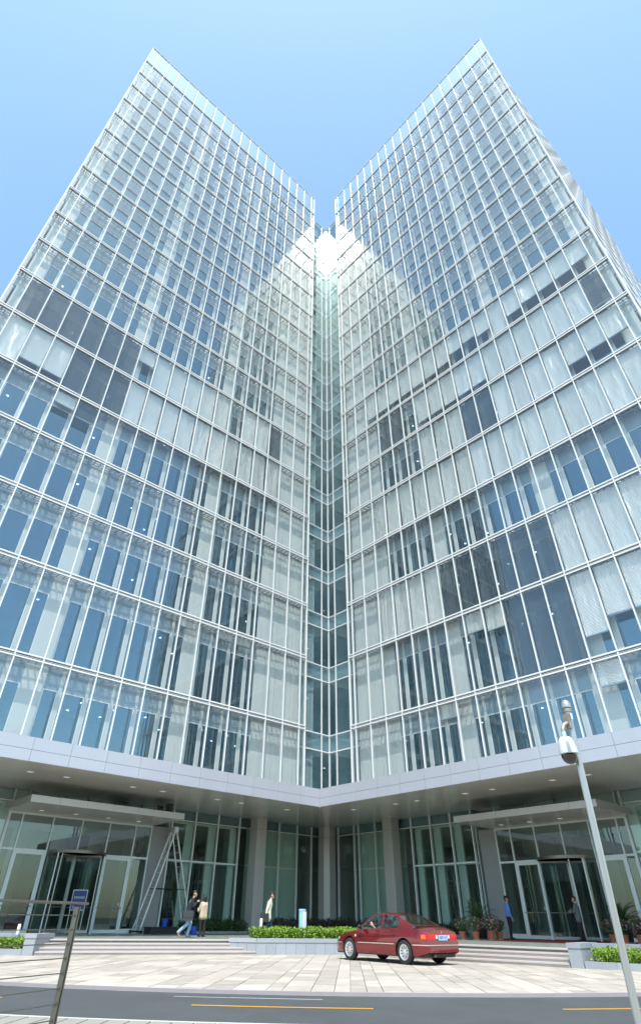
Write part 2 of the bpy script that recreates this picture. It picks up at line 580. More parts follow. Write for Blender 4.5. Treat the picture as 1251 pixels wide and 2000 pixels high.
TR = 0.34
lt = off(A0, A1, 3 * TR); rt = off(A3, A4, 3 * TR)
mp = off(A1, A2, 0.9)[1]
poly = [lt[0], lt[1], Vector((9.0, 4.6)), Vector((5.6, 6.9)), Vector((5.0, 10.6)), rt[0], rt[1], Vector((2.8, 20)), Vector((0.5, 34)), Vector((-16, 34)), Vector((-16, -16)), Vector((36, -16)), Vector((30, -12)), Vector((20.2, -2.6))]
pod = MB().prism([tuple(p) for p in poly], -0.1, POD).obj('podium', 'podium_stone', kind='structure')


def stairs(a, bb):
    o = None
    for i in range(4):
        f0 = off(a, bb, i * TR - 0.03); f1 = off(a, bb, 3 * TR + 0.42)
        m_ = MB()
        z1 = POD / 4 * (i + 1) + (0.003 if i == 3 else 0)
        m_.prism([tuple(f0[0]), tuple(f0[1]), tuple(f1[1]), tuple(f1[0])], z1 - 0.045, z1)          # tread with nosing
        f0 = off(a, bb, i * TR)
        g0 = off(a, bb, 3 * TR + 0.40)
        m_.prism([tuple(f0[0]), tuple(f0[1]), tuple(g0[1]), tuple(g0[0])], z1 - POD / 4 + 0.001, z1 - 0.046)
        if o is None:
            o = m_.obj('stairs', 'step_stone', kind='structure')
        else:
            m_.obj('step', 'step_stone', o)


stairs(A0, A1)
stairs(A3, A4)

# ------------------------------------------------------------------ office tower
LVL = [81.69, 77.60, 73.50, 69.41, 65.31, 61.22, 57.12, 53.03, 48.93, 44.84, 40.74, 36.65, 32.55, 28.46, 24.36, 20.27, 16.17, 11.34, 7.50]
TOP = 86.39
FZ0, FZM, FZ1 = 6.67, 7.14, 7.66


class Wing:
    pass


WL, WR = Wing(), Wing()
WL.S = [(1.9616 + q) * 1.4 for q in range(19)]; WL.e = 1.591 * 1.4; WL.end = 20.6158 * 1.4; WL.nf = 0.74; WL.g = -6.65; WL.left = True; WL.pl = 1.775; WL.p0 = 3.10
WR.S = [(1.8519 + 0.9489 * q) * 1.4 for q in range(19)]; WR.e = 1.527 * 1.4; WR.end = 19.5441 * 1.4; WR.nf = 1.55; WR.g = -5.88; WR.left = False; WR.pl = 1.685; WR.p0 = 2.20


def W3(w, s, n, z):
    return (s, n, z) if w.left else (n, s, z)


def wb(w, s0, s1, n0, n1, z0, z1):
    return (s0, n0, z0, s1, n1, z1) if w.left else (n0, s0, z0, n1, s1, z1)


tower = thing('office_tower', 'tall V-shaped office tower with double-skin glass facades and an open entrance storey', 'building')

# --- structure behind the glass
for w in (WL, WR):
    for k in range(18):
        s0 = -11.0 if w.left else -0.778
        onebox('floor_slab', wb(w, s0, w.end - 0.25, -11.0, -0.78, LVL[k] - 1.0, LVL[k] + 0.12), 'ceiling', tower)
    lo = -5.0 if w.left else -4.9
    onebox('core_wall', wb(w, lo, w.end - 0.3, -5.6, -5.3, 7.7, LVL[0] - 1.01), 'room_wall', tower)
    onebox('rear_wall', wb(w, -11.3 if w.left else -10.95, w.end - 0.2, -24.0 if not w.left else -16.0, -11.05, 0.4, LVL[0] + 0.3), 'end_wall', tower)
    # soffit level slab of the first office floor
    onebox('floor_slab', wb(w, -11.0 if w.left else -0.778, w.end + 2.5, -11.0, -0.9, 6.95, 7.55), 'ceiling', tower)

# --- outer glass skin
skin = []
for w in (WL, WR):
    edges = [w.e] + w.S + [w.end]
    for k in range(-1, 18):
        zt = (TOP if k < 0 else LVL[k] - 0.139); zb = LVL[k + 1] + 0.139
        if k == 17: zb = 7.3
        for q in range(20):
            s0, s1 = edges[q] + 0.02, edges[q + 1] - 0.02
            c = W3(w, (s0 + s1) / 2, 0, (zt + zb) / 2)
            skin.append((screen_area(*c, (s1 - s0) * (zt - zb)), w, s0, s1, zb, zt, k))
skin.sort(key=lambda q: -q[0])
rest = MB()
rs = random.Random(11)
for i, (ar, w, s0, s1, zb, zt, k) in enumerate(skin):
    m_ = MB() if i < 300 else rest
    n0 = len(m_.v)
    # every pane sits a hair out of true
    j = [rs.gauss(0, 0.0036) for _ in range(3)]
    y = lambda a, c: 0.0 + j[0] + j[1] * (2 * a - 1) + j[2] * (2 * c - 1)
    m_.box(*wb(w, s0, s1, -0.012, 0.0, zb, zt))
    for v in range(n0, n0 + 8):
        p = list(m_.v[v])
        sc, nn = (0, 1) if w.left else (1, 0)
        p[nn] += y((p[sc] - s0) / (s1 - s0), (p[2] - zb) / (zt - zb))
        m_.v[v] = tuple(p)
    if i < 300:
        m_.obj('glass_pane', 'skin_glass', tower)
rest.obj('upper_glass_panes', 'skin_glass', tower, kind='stuff')

for w in (WL, WR):
    for q, s in enumerate(w.S):
        MB().box(*wb(w, s - 0.032, s + 0.032, 0.008, 0.062, 7.3, TOP - 0.03)).box(*wb(w, s - 0.018, s + 0.018, -0.09, 0.006, 7.3, TOP - 0.03)).obj('mullion', 'white_metal', tower)
    for s in (w.e, w.end):
        onebox('edge_mullion', wb(w, s - 0.045, s + 0.045, -0.10, 0.062, 7.3, TOP + 0.04), 'white_metal', tower)
    for k in range(18):
        z = LVL[k]
        m_ = MB()
        m_.box(*wb(w, w.e, w.end, -0.02, 0.07, z + 0.068, z + 0.137))
        m_.box(*wb(w, w.e, w.end, -0.02, 0.07, z - 0.137, z - 0.068))
        m_.box(*wb(w, w.e, w.end, -0.02, 0.02, z - 0.012, z + 0.012))
        o = m_.obj('transom', 'white_metal', tower)
        onebox('vent_louver', wb(w, w.e, w.end, -0.10, -0.03, z - 0.067, z + 0.067), 'dark_gap', o)
        # maintenance walkway in the cavity
        g_ = MB()
        zz = z - 0.02
        for n0, n1 in ((-0.60, -0.55), (-0.38, -0.34), (-0.16, -0.11)):
            g_.box(*wb(w, w.e + 0.05, w.end - 0.05, n0, n1, zz - 0.06, zz))
        s = w.e + 0.2
        while s < w.end - 0.1:
            g_.box(*wb(w, s, s + 0.06, -0.60, -0.11, zz - 0.055, zz - 0.005))
            s += 0.36
        g_.obj('walkway_grating', 'grate', tower)
    onebox('top_rail', wb(w, w.e, w.end, -0.03, 0.085, TOP, TOP + 0.06), 'white_metal', tower)
    # steel frame behind the glass parapet
    for z in (LVL[0] + 1.5, LVL[0] + 2.8):
        onebox('parapet_rail', wb(w, w.e + 0.3, w.end - 0.3, -1.35, -1.25, z, z + 0.10), 'grate', tower)
    for q in range(0, 19, 2):
        s = w.S[q]
        m_ = MB().box(*wb(w, s - 0.05, s + 0.05, -1.36, -1.24, LVL[0] + 0.1, LVL[0] + 3.0))
        m_.tube([W3(w, s, -1.3, LVL[0] + 2.8), W3(w, s, -0.1, LVL[0] + 3.9)], 0.035, 6)
        m_.tube([W3(w, s, -1.3, LVL[0] + 1.5), W3(w, s, -0.1, LVL[0] + 1.5)], 0.035, 6)
        m_.obj('parapet_bracket', 'grate', tower)

# --- inner wall: spandrels, posts, piers, windows
PIERS = (6, 12, 18)
wins = []
for w in (WL, WR):
    bay = w.S[1] - w.S[0]
    blank = w.S[2] + 0.42 * bay
    for k in range(18):
        z = LVL[k]
        onebox('spandrel_band', wb(w, blank - 0.05, w.end - 0.12, -0.775, -0.672, z - 1.08, z + 0.16), 'spandrel', tower)
    for q, s in enumerate(w.S):
        if q < 3: continue
        hw = 0.56 if q in PIERS else 0.09
        onebox('pier' if q in PIERS else 'window_post', wb(w, s - hw, s + hw, -0.80, -0.652, 7.5, LVL[0] + 0.16), 'white_panel', tower)
    for k in range(18):                      # closed panels beside the glass corner
        za, zb_ = LVL[k] + 0.16, max(LVL[k + 1] + 0.165, 7.3)
        for (sa, sb) in ((w.e + 0.12, w.S[0] + 0.3), (w.S[0] + 0.32, w.S[1] + 0.3), (w.S[1] + 0.32, blank)):
            onebox('wall_panel', wb(w, sa, sb, -0.80, -0.62, zb_, za), 'white_panel', tower)
    for q in range(2, 18):
        s0 = w.S[q] + (0.56 if q in PIERS else 0.09); s1 = w.S[q + 1] - (0.56 if q + 1 in PIERS else 0.09)
        if q == 2: s0 = blank
        for k in range(18):
            zt = LVL[k] - 1.08; zb_ = max(LVL[k + 1] + 0.16, 7.4)
            c = W3(w, (s0 + s1) / 2, -0.7, (zt + zb_) / 2)
            wins.append((screen_area(*c, (s1 - s0) * (zt - zb_)), w, s0, s1, zb_, zt))
wins.sort(key=lambda q: -q[0])
rf, rg = MB(), MB()
for i, (ar, w, s0, s1, zb_, zt) in enumerate(wins):
    f_ = MB() if i < 300 else rf
    p_ = MB() if i < 300 else rg
    t_ = 0.05
    f_.box(*wb(w, s0, s0 + t_, -0.745, -0.668, zb_, zt)); f_.box(*wb(w, s1 - t_, s1, -0.745, -0.668, zb_, zt))
    f_.box(*wb(w, s0 + t_, s1 - t_, -0.745, -0.668, zt - t_, zt)); f_.box(*wb(w, s0 + t_, s1 - t_, -0.745, -0.668, zb_, zb_ + t_))
    p_.box(*wb(w, s0 + t_, s1 - t_, -0.712, -0.698, zb_ + t_, zt - t_))
    if i < 300:
        o = f_.obj('window', 'white_metal', tower)
        p_.obj('pane', 'window_glass', o)
rf.obj('upper_window_frames', 'white_metal', tower, kind='stuff')
rg.obj('upper_window_panes', 'window_glass', tower, kind='stuff')

# --- sun blinds in the cavity: (row, bay) -> kind and how far lowered
BL = {}
for q, t_ in {2: 'd1', 3: 's1', 4: 's1', 6: 's1', 7: 's1', 8: 's1', 9: 's1', 10: 's1', 11: 's.4', 12: 'd1', 13: 'd1', 14: 'd1', 15: 'd1', 16: 'd1', 17: 'd1'}.items(): BL['L', 11, q] = t_
for q in range(2, 12): BL['L', 12, q] = 's1'
for q, t_ in {12: 'd1', 13: 'd1', 14: 'd1', 15: 's.8', 16: 's.8', 17: 's1'}.items(): BL['L', 12, q] = t_
BL['L', 13, 13] = 'd.35'; BL['L', 13, 14] = 's.25'
for q in (3, 4, 6): BL['L', 16, q] = 's.1'
for q, t_ in enumerate(['s.75'] * 6 + ['s.7', 's.55', 's.5', 's.6', 's1', 's.65', 's.6', 's.6', 's.6', 's.55']): BL['R', 10, q + 2] = t_
for q, t_ in {3: 'd1', 4: 'd1', 6: 's.8', 7: 's.8', 8: 's.8', 9: 's.8', 10: 's.8', 11: 's.95', 12: 's.95', 13: 's.95', 14: 's.95', 15: 's.95', 16: 's.95', 17: 'd.85'}.items(): BL['R', 11, q] = t_
for q, t_ in {6: 's1', 7: 's1', 8: 's1', 9: 'd1', 10: 'd1', 11: 's1', 12: 's1', 13: 's1', 14: 's1', 15: 's.65', 16: 's.6', 17: 's.6'}.items(): BL['R', 12, q] = t_
for q in range(2, 18): BL['R', 13, q] = 's1'
for q, t_ in {2: 's1', 3: 's1', 4: 's1', 5: 's1', 6: 'd1', 7: 'd1', 8: 'd1', 9: 'd1', 10: 'd1', 11: 'd1', 12: 's1', 13: 's1', 14: 's1', 15: 's1', 16: 's1'}.items(): BL['R', 15, q] = t_
for q, t_ in {7: 's.25', 8: 's.3', 9: 'd1', 10: 'd1', 11: 'd1', 12: 's.75', 13: 's.6', 14: 's.6'}.items(): BL['R', 16, q] = t_
BL['R', 17, 5] = 's.2'; BL['R', 17, 12] = 's.3'
rs = random.Random(5)
for (side, k, q), t_ in BL.items():
    w = WL if side == 'L' else WR
    fr = float(t_[1:])
    zt = LVL[k] - 0.16; zb_ = LVL[k + 1] + 0.16
    zb_ = zt - (zt - zb_) * fr
    s0, s1 = w.S[q] + 0.05, w.S[q + 1] - 0.05
    tilt = rs.gauss(0, 0.022); tw_ = rs.gauss(0, 0.016)
    m_ = MB().box(*wb(w, s0, s1, -0.20, -0.185, zb_, zt))
    for v in range(8):
        p = list(m_.v[v]); sc, nn = (0, 1) if w.left else (1, 0)
        p[nn] += tilt * (1 if p[2] > (zb_ + zt) / 2 else -1) + tw_ * (1 if p[sc] > (s0 + s1) / 2 else -1)
        m_.v[v] = tuple(p)
    o = m_.obj('blind', 'silver_blind' if t_[0] == 's' else 'dark_blind', tower)
    if fr < 1:
        onebox('blind_rail', wb(w, s0, s1, -0.24, -0.15, zb_ - 0.07, zb_ - 0.005), 'spandrel', o)

# --- coloured partitions and ceiling lights seen in the rooms
for (w, k, s0, s1, mat, hh) in ((WL, 13, 11.2, 12.2, 'red_panel', 1.0), (WL, 14, 11.2, 12.2, 'red_panel', 1.0), (WL, 15, 11.2, 12.2, 'red_panel', 1.0), (WL, 13, 7.9, 8.8, 'blue_panel', 0.6), (WL, 14, 7.9, 8.8, 'blue_panel', 0.6), (WL, 15, 7.9, 8.8, 'blue_panel', 0.7), (WR, 14, 13.1, 13.9, 'red_panel', 0.8), (WR, 16, 13.2, 13.9, 'blue_panel', 0.9), (WL, 14, 4.6, 5.6, 'wood', 1.0), (WL, 13, 4.6, 5.6, 'wood', 1.0), (WR, 14, 5.3, 6.0, 'wood', 1.0)):
    z0 = LVL[k + 1] + 0.13
    onebox('partition', wb(w, s0, s1, -1.02, -0.96, z0, z0 + (LVL[k] - 1.01 - z0) * hh), mat, tower)
lg = MB(); rs = random.Random(21)
for w in (WL, WR):
    for k in range(10, 18):
        for s in np.arange(3.2, w.end - 1, 1.9):
            for n in (-1.9, -3.7, -5.6):
                if rs.random() < 0.33:
                    c = W3(w, s, n, LVL[k] - 1.03)
                    lg.box(c[0] - 0.05, c[1] - 0.05, c[2], c[0] + 0.05, c[1] + 0.05, c[2] + 0.02)
lg.obj('ceiling_lights', 'lamp', tower, kind='stuff')

# --- recessed glass corner between the wings
CN = -0.63
onebox('corner_mullion', (CN - 0.05, CN - 0.05, 7.3, CN + 0.06, CN + 0.06, LVL[0]), 'white_metal', tower)
for w in (WL, WR):
    for s in (0.13,):
        onebox('core_mullion', wb(w, s - 0.035, s + 0.035, CN - 0.04, CN + 0.06, 7.3, LVL[0]), 'white_metal', tower)
    se = w.e + 0.13
    for k in range(18):
        for z in (LVL[k] + 0.05, LVL[k] - 1.05):
            onebox('core_transom', wb(w, CN + 0.06, se, CN - 0.03, CN + 0.05, z - 0.035, z + 0.035), 'white_metal', tower)
        for za, zb_ in ((LVL[k] + 0.01, LVL[k] - 1.01), (LVL[k] - 1.09, LVL[k + 1] + 0.09 if k < 17 else 7.4)):
            onebox('core_pane', wb(w, CN + 0.065, 0.09, CN - 0.006, CN + 0.006, zb_, za), 'core_glass', tower)
            onebox('core_pane', wb(w, 0.17, se, CN - 0.006, CN + 0.006, zb_, za), 'core_glass', tower)
    for dz in (0.35, 0.75, 1.15, 1.55):
        onebox('roof_rail', wb(w, CN - 0.2, w.e, CN - 0.25, CN - 0.20, LVL[0] + dz - 1.0, LVL[0] + dz - 0.95), 'steel', tower)
    if w.left: onebox('core_screen', wb(w, 0.62, w.e + 0.2, -1.0, -0.96, 7.6, LVL[0] - 1.1), 'white_panel', tower)
    if not w.left: onebox('core_screen', wb(w, 1.15, w.e + 0.2, -1.4, -1.36, 7.6, LVL[0] - 1.1), 'core_panel', tower)
    for k in range(18): onebox('core_band', wb(w, CN - 0.1 if w.left else CN + 0.0, w.e + 0.3, -0.775, -0.72, LVL[k] - 0.99, LVL[k] + 0.115), 'core_band', tower)
    onebox('cavity_cheek', wb(w, w.e + 0.06, w.e + 0.10, -0.62, -0.11, 7.3, LVL[0]), 'skin_glass', tower)

# --- end walls
for w in (WL, WR):
    ew = onebox('end_wall', wb(w, w.end - 0.2, w.end - 0.06, -16.0 if w.left else -24.0, -1.15, 7.0, LVL[0] + 1.0), 'end_wall', tower)
    onebox('end_return', wb(w, w.end - 0.06, w.end - 0.045, -1.1, -0.11, 7.3, TOP), 'skin_glass', tower)
    if not w.left:
        for k in range(18):
            for j in range(9):
                n = -2.2 - j * 2.4
                onebox('end_window', wb(w, w.end - 0.058, w.end - 0.03, n - 1.1, n, LVL[k + 1] + 1.3, LVL[k] - 0.9), 'end_dark' if (j * 7 + k * 3) % 4 else 'spandrel', ew)
    onebox('roof', wb(w, -11.3 if w.left else -0.77, w.end - 0.25, -16.0 if w.left else -24.0, -0.79, LVL[0] + 0.31, LVL[0] + 0.5), 'end_wall', tower)

# --- big canopy: fascia panels, soffit panels, downlights
for w in (WL, WR):
    o_ = WR if w.left else WL
    onebox('canopy_beam', wb(w, o_.nf - 0.06, 33, -0.55, w.nf - 0.04, FZ0 + 0.05, FZ1 - 0.03), 'joint', tower)
    s = w.p0
    cuts = [o_.nf + 0.0] + [w.p0 + w.pl * i for i in range(0, 17)]
    if cuts[1] - cuts[0] < 0.3: cuts.pop(1)
    for a, c in zip(cuts, cuts[1:]):
        for z0, z1 in ((FZ0, FZM - 0.007), (FZM + 0.007, FZ1)):
            onebox('fascia_panel', wb(w, a + 0.007, c - 0.007, w.nf - 0.035, w.nf, z0, z1), 'fascia', tower)
    onebox('canopy_cap', wb(w, o_.nf, 33, -0.1, w.nf - 0.036, FZ1 - 0.029, FZ1 - 0.004), 'fascia', tower)
    nb = w.g
    rows = np.linspace(w.nf - 0.04, nb, 4)
    scuts = [o_.nf + 0.004] + [c for c in cuts if c > o_.nf + 0.5]
    for a, c in zip(scuts, scuts[1:]):
        for n1, n0 in zip(rows, rows[1:]):
            onebox('soffit_panel', wb(w, a + 0.005, c - 0.005, n0 + 0.005, n1 - 0.005, FZ0 - 0.004, FZ0 + 0.03), 'soffit', tower)
cx0, cy0, cxg, cyg = WR.nf, WL.nf, WR.g, WL.g
MB().prism([(cx0, cy0 - 0.02), (cx0, cyg), (cxg - 0.0, cyg), ], FZ0 - 0.004, FZ0 + 0.03).obj('soffit_panel', 'soffit', tower)
MB().prism([(cx0 - 0.02, cy0), (cxg, cy0), (cxg, cyg + 0.02)], FZ0 - 0.004, FZ0 + 0.03).obj('soffit_panel', 'soffit', tower)
LR = [(-0.61, 1.53), (-0.84, 4.8), (-0.84, 6.39), (-0.88, 9.69), (-0.88, 11.4), (-0.88, 14.76), (-0.88, 16.54), (-0.88, 19.9)]
LL = [(18.17, -1.54), (16.41, -1.54), (12.83, -1.54), (11.05, -1.54), (7.48, -1.54), (5.78, -1.54), (2.27, -1.5), (21.6, -1.54)]
for x, y in LR + LL:
    o = MB().box(x - 0.15, y - 0.15, FZ0 - 0.014, x + 0.15, y + 0.15, FZ0 - 0.0045).obj('downlight', 'white_metal', tower)
    onebox('lamp', (x - 0.11, y - 0.11, FZ0 - 0.018, x + 0.11, y + 0.11, FZ0 - 0.0145), 'downlight', o)

# --- clad columns
def column(cx, cy_, hw, ch):
    o = MB().prism([(cx - hw + 0.05, cy_ - hw + 0.05), (cx + hw - 0.05, cy_ - hw + 0.05), (cx + hw - 0.05, cy_ + hw - 0.05 - ch), (cx + hw - 0.05 - ch, cy_ + hw - 0.05), (cx - hw + 0.05, cy_ + hw - 0.05)], POD, FZ0 - 0.005).obj('column', 'joint', tower)
    ring = [(cx - hw, cy_ - hw), (cx + hw, cy_ - hw), (cx + hw, cy_ + hw - ch), (cx + hw - ch, cy_ + hw), (cx - hw, cy_ + hw)]
    for i in range(5):
        a, c = Vector(ring[i]), Vector(ring[(i + 1) % 5])
        d = (c - a).normalized(); n = Vector((d.y, -d.x))
        halves = [(a + d * 0.004, c - d * 0.004)]
        if (c - a).length > 0.7:
            mid = (a + c) / 2
            halves = [(a + d * 0.004, mid - d * 0.004), (mid + d * 0.004, c - d * 0.004)]
        for h0, h1 in halves:
            for z0, z1 in ((POD, 5.95), (5.965, FZ0 - 0.012)):
                MB().prism([tuple(h0), tuple(h1), tuple(h1 - n * 0.03), tuple(h0 - n * 0.03)], z0, z1).obj('cladding_panel', 'column', o)


column(-5.15, -5.75, 0.44, 0.30)
column(-5.17, 0.50, 0.39, 0.02)
column(1.30, -5.60, 0.39, 0.02)

# --- entrance storey glazing
ZT, ZH = 2.80 + EYE, 4.93 + EYE                    # transom and head of the tall windows


def frame_bar(w, s0, s1, n0, n1, z0, z1, name='lobby_mullion'):
    onebox(name, wb(w, s0, s1, n0, n1, z0, z1), 'lobby_white', tower)


def lobby(w, mulls, win_rng, blank_rng, corner_s):
    g_ = w.g
    for s in mulls:
        frame_bar(w, s - 0.035, s + 0.035, g_, g_ + 0.16, POD, FZ0 - 0.006)
    for a, c in zip(mulls, mulls[1:]):
        for z0, z1 in ((POD + 0.05, ZT - 0.04), (ZT + 0.04, ZH - 0.03), (ZH + 0.03, FZ0 - 0.03)):
            onebox('lobby_pane', wb(w, a + 0.036, c - 0.036, g_ + 0.03, g_ + 0.042, z0, z1), 'lobby_glass', tower)
        mid = (a + c) / 2
        frame_bar(w, a + 0.036, c - 0.036, g_ + 0.01, g_ + 0.05, ZH - 0.028, ZH + 0.028, 'lobby_transom')
        if win_rng[0] - 0.1 <= mid <= win_rng[1] + 0.1:          # inner framed window behind the glass
            f_ = MB()
            a2, c2 = a + 0.30, c - 0.06
            nn0, nn1 = g_ - 0.55, g_ - 0.38
            zz = [POD + 0.1, ZT - 0.06, ZT + 0.06, ZH - 0.15]
            f_.box(*wb(w, a2, a2 + 0.09, nn0, nn1, POD, ZH)); f_.box(*wb(w, c2 - 0.09, c2, nn0, nn1, POD, ZH))
            f_.box(*wb(w, a2 + 0.09, c2 - 0.09, nn0, nn1, zz[1], zz[2])); f_.box(*wb(w, a2 + 0.09, c2 - 0.09, nn0, nn1, ZH - 0.12, ZH)); f_.box(*wb(w, a2 + 0.09, c2 - 0.09, nn0, nn1, POD, zz[0]))
            o = f_.obj('lobby_window', 'lobby_white', tower)
            onebox('pane', wb(w, a2 + 0.09, c2 - 0.09, nn0 + 0.08, nn0 + 0.092, zz[0], zz[1]), 'lobby_glass', o)
            onebox('pane', wb(w, a2 + 0.09, c2 - 0.09, nn0 + 0.08, nn0 + 0.092, zz[2], ZH - 0.12), 'lobby_glass', o)
            frame_bar(w, a + 0.036, c - 0.036, g_ - 0.02, g_ + 0.02, ZT - 0.05, ZT + 0.05, 'lobby_transom')
            onebox('lobby_post', wb(w, a - 0.10, a + 0.29, nn0, nn1 - 0.02, POD, ZH), 'lobby_white', tower)
    onebox('lobby_head', wb(w, min(mulls), max(mulls), g_ - 0.6, g_ - 0.1, ZH + 0.04, FZ0 - 0.006), 'spandrel', tower)
    onebox('lobby_wall', wb(w, blank_rng[0], blank_rng[1], g_ - 0.5, g_ - 0.3, POD, ZH), 'lobby_panel', tower)


lobby(WL, [-5.6, -4.35, -2.95, -1.28, 0.46, 2.2, 3.92, 5.66, 7.36], (2.2, 7.4), (-3.4, 1.15), 0)
lobby(WR, [-5.2, -3.56, -3.1, -1.5, 0.12, 1.75, 3.34, 4.95, 6.5], (1.7, 6.5), (-3.3, 0.7), 0)
lobby(WL, [17.1, 18.8, 20.5, 22.2, 23.9], (17.1, 23.9), (24, 24.5), 0)
lobby(WR, [15.72, 17.3, 18.9, 20.5, 22.1], (15.7, 22.1), (22.2, 22.7), 0)
# corner of the entrance storey glazing
onebox('corner_mullion', (WR.g - 0.06, WL.g - 0.06, POD, WR.g + 0.06, WL.g + 0.06, FZ0 - 0.006), 'lobby_white', tower)


def entrance(w, mul, zt, zd, rev, doors, pillar, cn, cs0, cs1):
    g_ = w.g
    fr = MB()
    for s in mul:
        z1 = zt if mul[0] <= s <= mul[-1] else zt
        onebox('entrance_mullion', wb(w, s - 0.035, s + 0.035, g_ - 0.05, g_ + 0.07, POD if s not in (mul[3],) else zd, z1 + 0.045), 'lobby_white', tower)
    for a, c in zip(mul, mul[1:]):
        onebox('entrance_transom', wb(w, a + 0.035, c - 0.035, g_ - 0.04, g_ + 0.06, zt - 0.04, zt + 0.045), 'lobby_white', tower)
        onebox('entrance_transom', wb(w, a + 0.035, c - 0.035, g_ - 0.04, g_ + 0.06, zd - 0.045, zd + 0.045), 'lobby_white', tower)
        onebox('entrance_pane', wb(w, a + 0.036, c - 0.036, g_, g_ + 0.012, zd + 0.046, zt - 0.041), 'lobby_glass', tower)
    for (a, c) in ((mul[0], mul[1]), (mul[-2], mul[-1])):
        onebox('entrance_pane', wb(w, a + 0.036, c - 0.036, g_, g_ + 0.012, POD + 0.20, zd - 0.046), 'lobby_glass', tower)
        onebox('kick_plate', wb(w, a + 0.036, c - 0.036, g_ - 0.03, g_ + 0.05, POD, POD + 0.20), 'lobby_white', tower)
    for (a, c, hs) in doors:                         # swing doors with a push bar
        f_ = MB()
        a, c = a + 0.04, c - 0.04
        for bx in ((a, a + 0.13, POD + 0.01, zd - 0.05), (c - 0.13, c, POD + 0.01, zd - 0.05), (a + 0.13, c - 0.13, zd - 0.18, zd - 0.05), (a + 0.13, c - 0.13, POD + 0.01, POD + 0.16)):
            f_.box(*wb(w, bx[0], bx[1], g_ - 0.03, g_ + 0.05, bx[2], bx[3]))
        o = f_.obj('swing_door', 'lobby_white', tower)
        onebox('door_pane', wb(w, a + 0.13, c - 0.13, g_, g_ + 0.012, POD + 0.16, zd - 0.18), 'door_glass', o)
        MB().tube([W3(w, a + 0.06, g_ + 0.12, POD + 1.12), W3(w, c - 0.06, g_ + 0.12, POD + 1.12)], 0.02, 8).obj('push_bar', 'steel', o)
        x = c - 0.22 if hs > 0 else a + 0.22
        onebox('door_notice', wb(w, x - 0.05, x + 0.05, g_ + 0.014, g_ + 0.018, POD + 1.22, POD + 1.36), 'white_paint', o)
    a, c = rev                                       # revolving door
    cc, rad = (a + c) / 2, (c - a) / 2 - 0.06
    ctr = W3(w, cc, g_, 0)
    dr = MB()
    dr.lathe([(rad + 0.03, zd - 0.08), (rad + 0.03, zd + 0.06), (rad - 0.06, zd + 0.06), (rad - 0.06, zd - 0.08), (rad + 0.03, zd - 0.08)], 48, (ctr[0], ctr[1], 0))
    dr.lathe([(0.0, zd + 0.052), (rad - 0.03, zd + 0.052), (rad - 0.03, zd + 0.035), (0, zd + 0.035)], 48, (ctr[0], ctr[1], 0))
    rd = dr.obj('revolving_door', 'steel_dull', tower, smooth=True)
    for base in (0.0, math.pi):
        o0 = 0.0 if w.left else math.pi / 2
        dm = MB()
        a0 = o0 + base - 0.62; a1 = o0 + base + 0.62
        dm.lathe([(rad, POD + 0.03), (rad, zd - 0.08), (rad - 0.012, zd - 0.08), (rad - 0.012, POD + 0.03), (rad, POD + 0.03)], 16, (ctr[0], ctr[1], 0), a0=a0, a1=a1)
        dm.obj('drum_glass', 'door_glass', rd, smooth=True)
        for aa in (a0, a1):
            x, y = ctr[0] + math.cos(aa) * (rad - 0.005), ctr[1] + math.sin(aa) * (rad - 0.005)
            MB().tube([(x, y, POD), (x, y, zd - 0.07)], 0.035, 8).obj('drum_post', 'lobby_white', rd)
    for i in range(4):
        an = 0.5 + i * math.pi / 2 + (0.25 if w.left else 0.0)
        dx, dy = math.cos(an), math.sin(an)
        px, py = -dy, dx
        wp = MB()
        for r0, r1, z0, z1 in ((0.05, 0.10, POD + 0.03, zd - 0.1), (rad - 0.10, rad - 0.05, POD + 0.03, zd - 0.1), (0.1, rad - 0.1, zd - 0.18, zd - 0.1), (0.1, rad - 0.1, POD + 0.03, POD + 0.14)):
            wp.prism([(ctr[0] + dx * r0 + px * 0.022, ctr[1] + dy * r0 + py * 0.022), (ctr[0] + dx * r1 + px * 0.022, ctr[1] + dy * r1 + py * 0.022), (ctr[0] + dx * r1 - px * 0.022, ctr[1] + dy * r1 - py * 0.022), (ctr[0] + dx * r0 - px * 0.022, ctr[1] + dy * r0 - py * 0.022)], z0, z1)
        wp.tube([(ctr[0] + dx * 0.15 + px * 0.06, ctr[1] + dy * 0.15 + py * 0.06, POD + 1.1), (ctr[0] + dx * (rad - 0.12) + px * 0.06, ctr[1] + dy * (rad - 0.12) + py * 0.06, POD + 1.1)], 0.016, 6)
        wp.obj('door_wing', 'steel', rd)
        r0, r1 = 0.1, rad - 0.1
        MB().prism([(ctr[0] + dx * r0 + px * 0.006, ctr[1] + dy * r0 + py * 0.006), (ctr[0] + dx * r1 + px * 0.006, ctr[1] + dy * r1 + py * 0.006), (ctr[0] + dx * r1 - px * 0.006, ctr[1] + dy * r1 - py * 0.006), (ctr[0] + dx * r0 - px * 0.006, ctr[1] + dy * r0 - py * 0.006)], POD + 0.14, zd - 0.18).obj('wing_pane', 'door_glass', rd)
    MB().tube([(ctr[0], ctr[1], POD), (ctr[0], ctr[1], zd)], 0.05, 10).obj('spindle', 'steel', rd)
    # stone pier beside the entrance
    onebox('entrance_pier', wb(w, pillar[0], pillar[1], g_ - 0.9, g_ + 0.10, POD, zt + 0.045), 'pillar_stone', tower)
    # porch roof
    zr = zt + 0.05
    pr = onebox('porch_roof', wb(w, cs0 + 0.03, cs1 - 0.03, g_ + 0.02, cn - 0.03, zr + 0.012, zr + 0.28), 'canopy_edge', tower)
    cuts = np.linspace(cs0, cs1, 7)
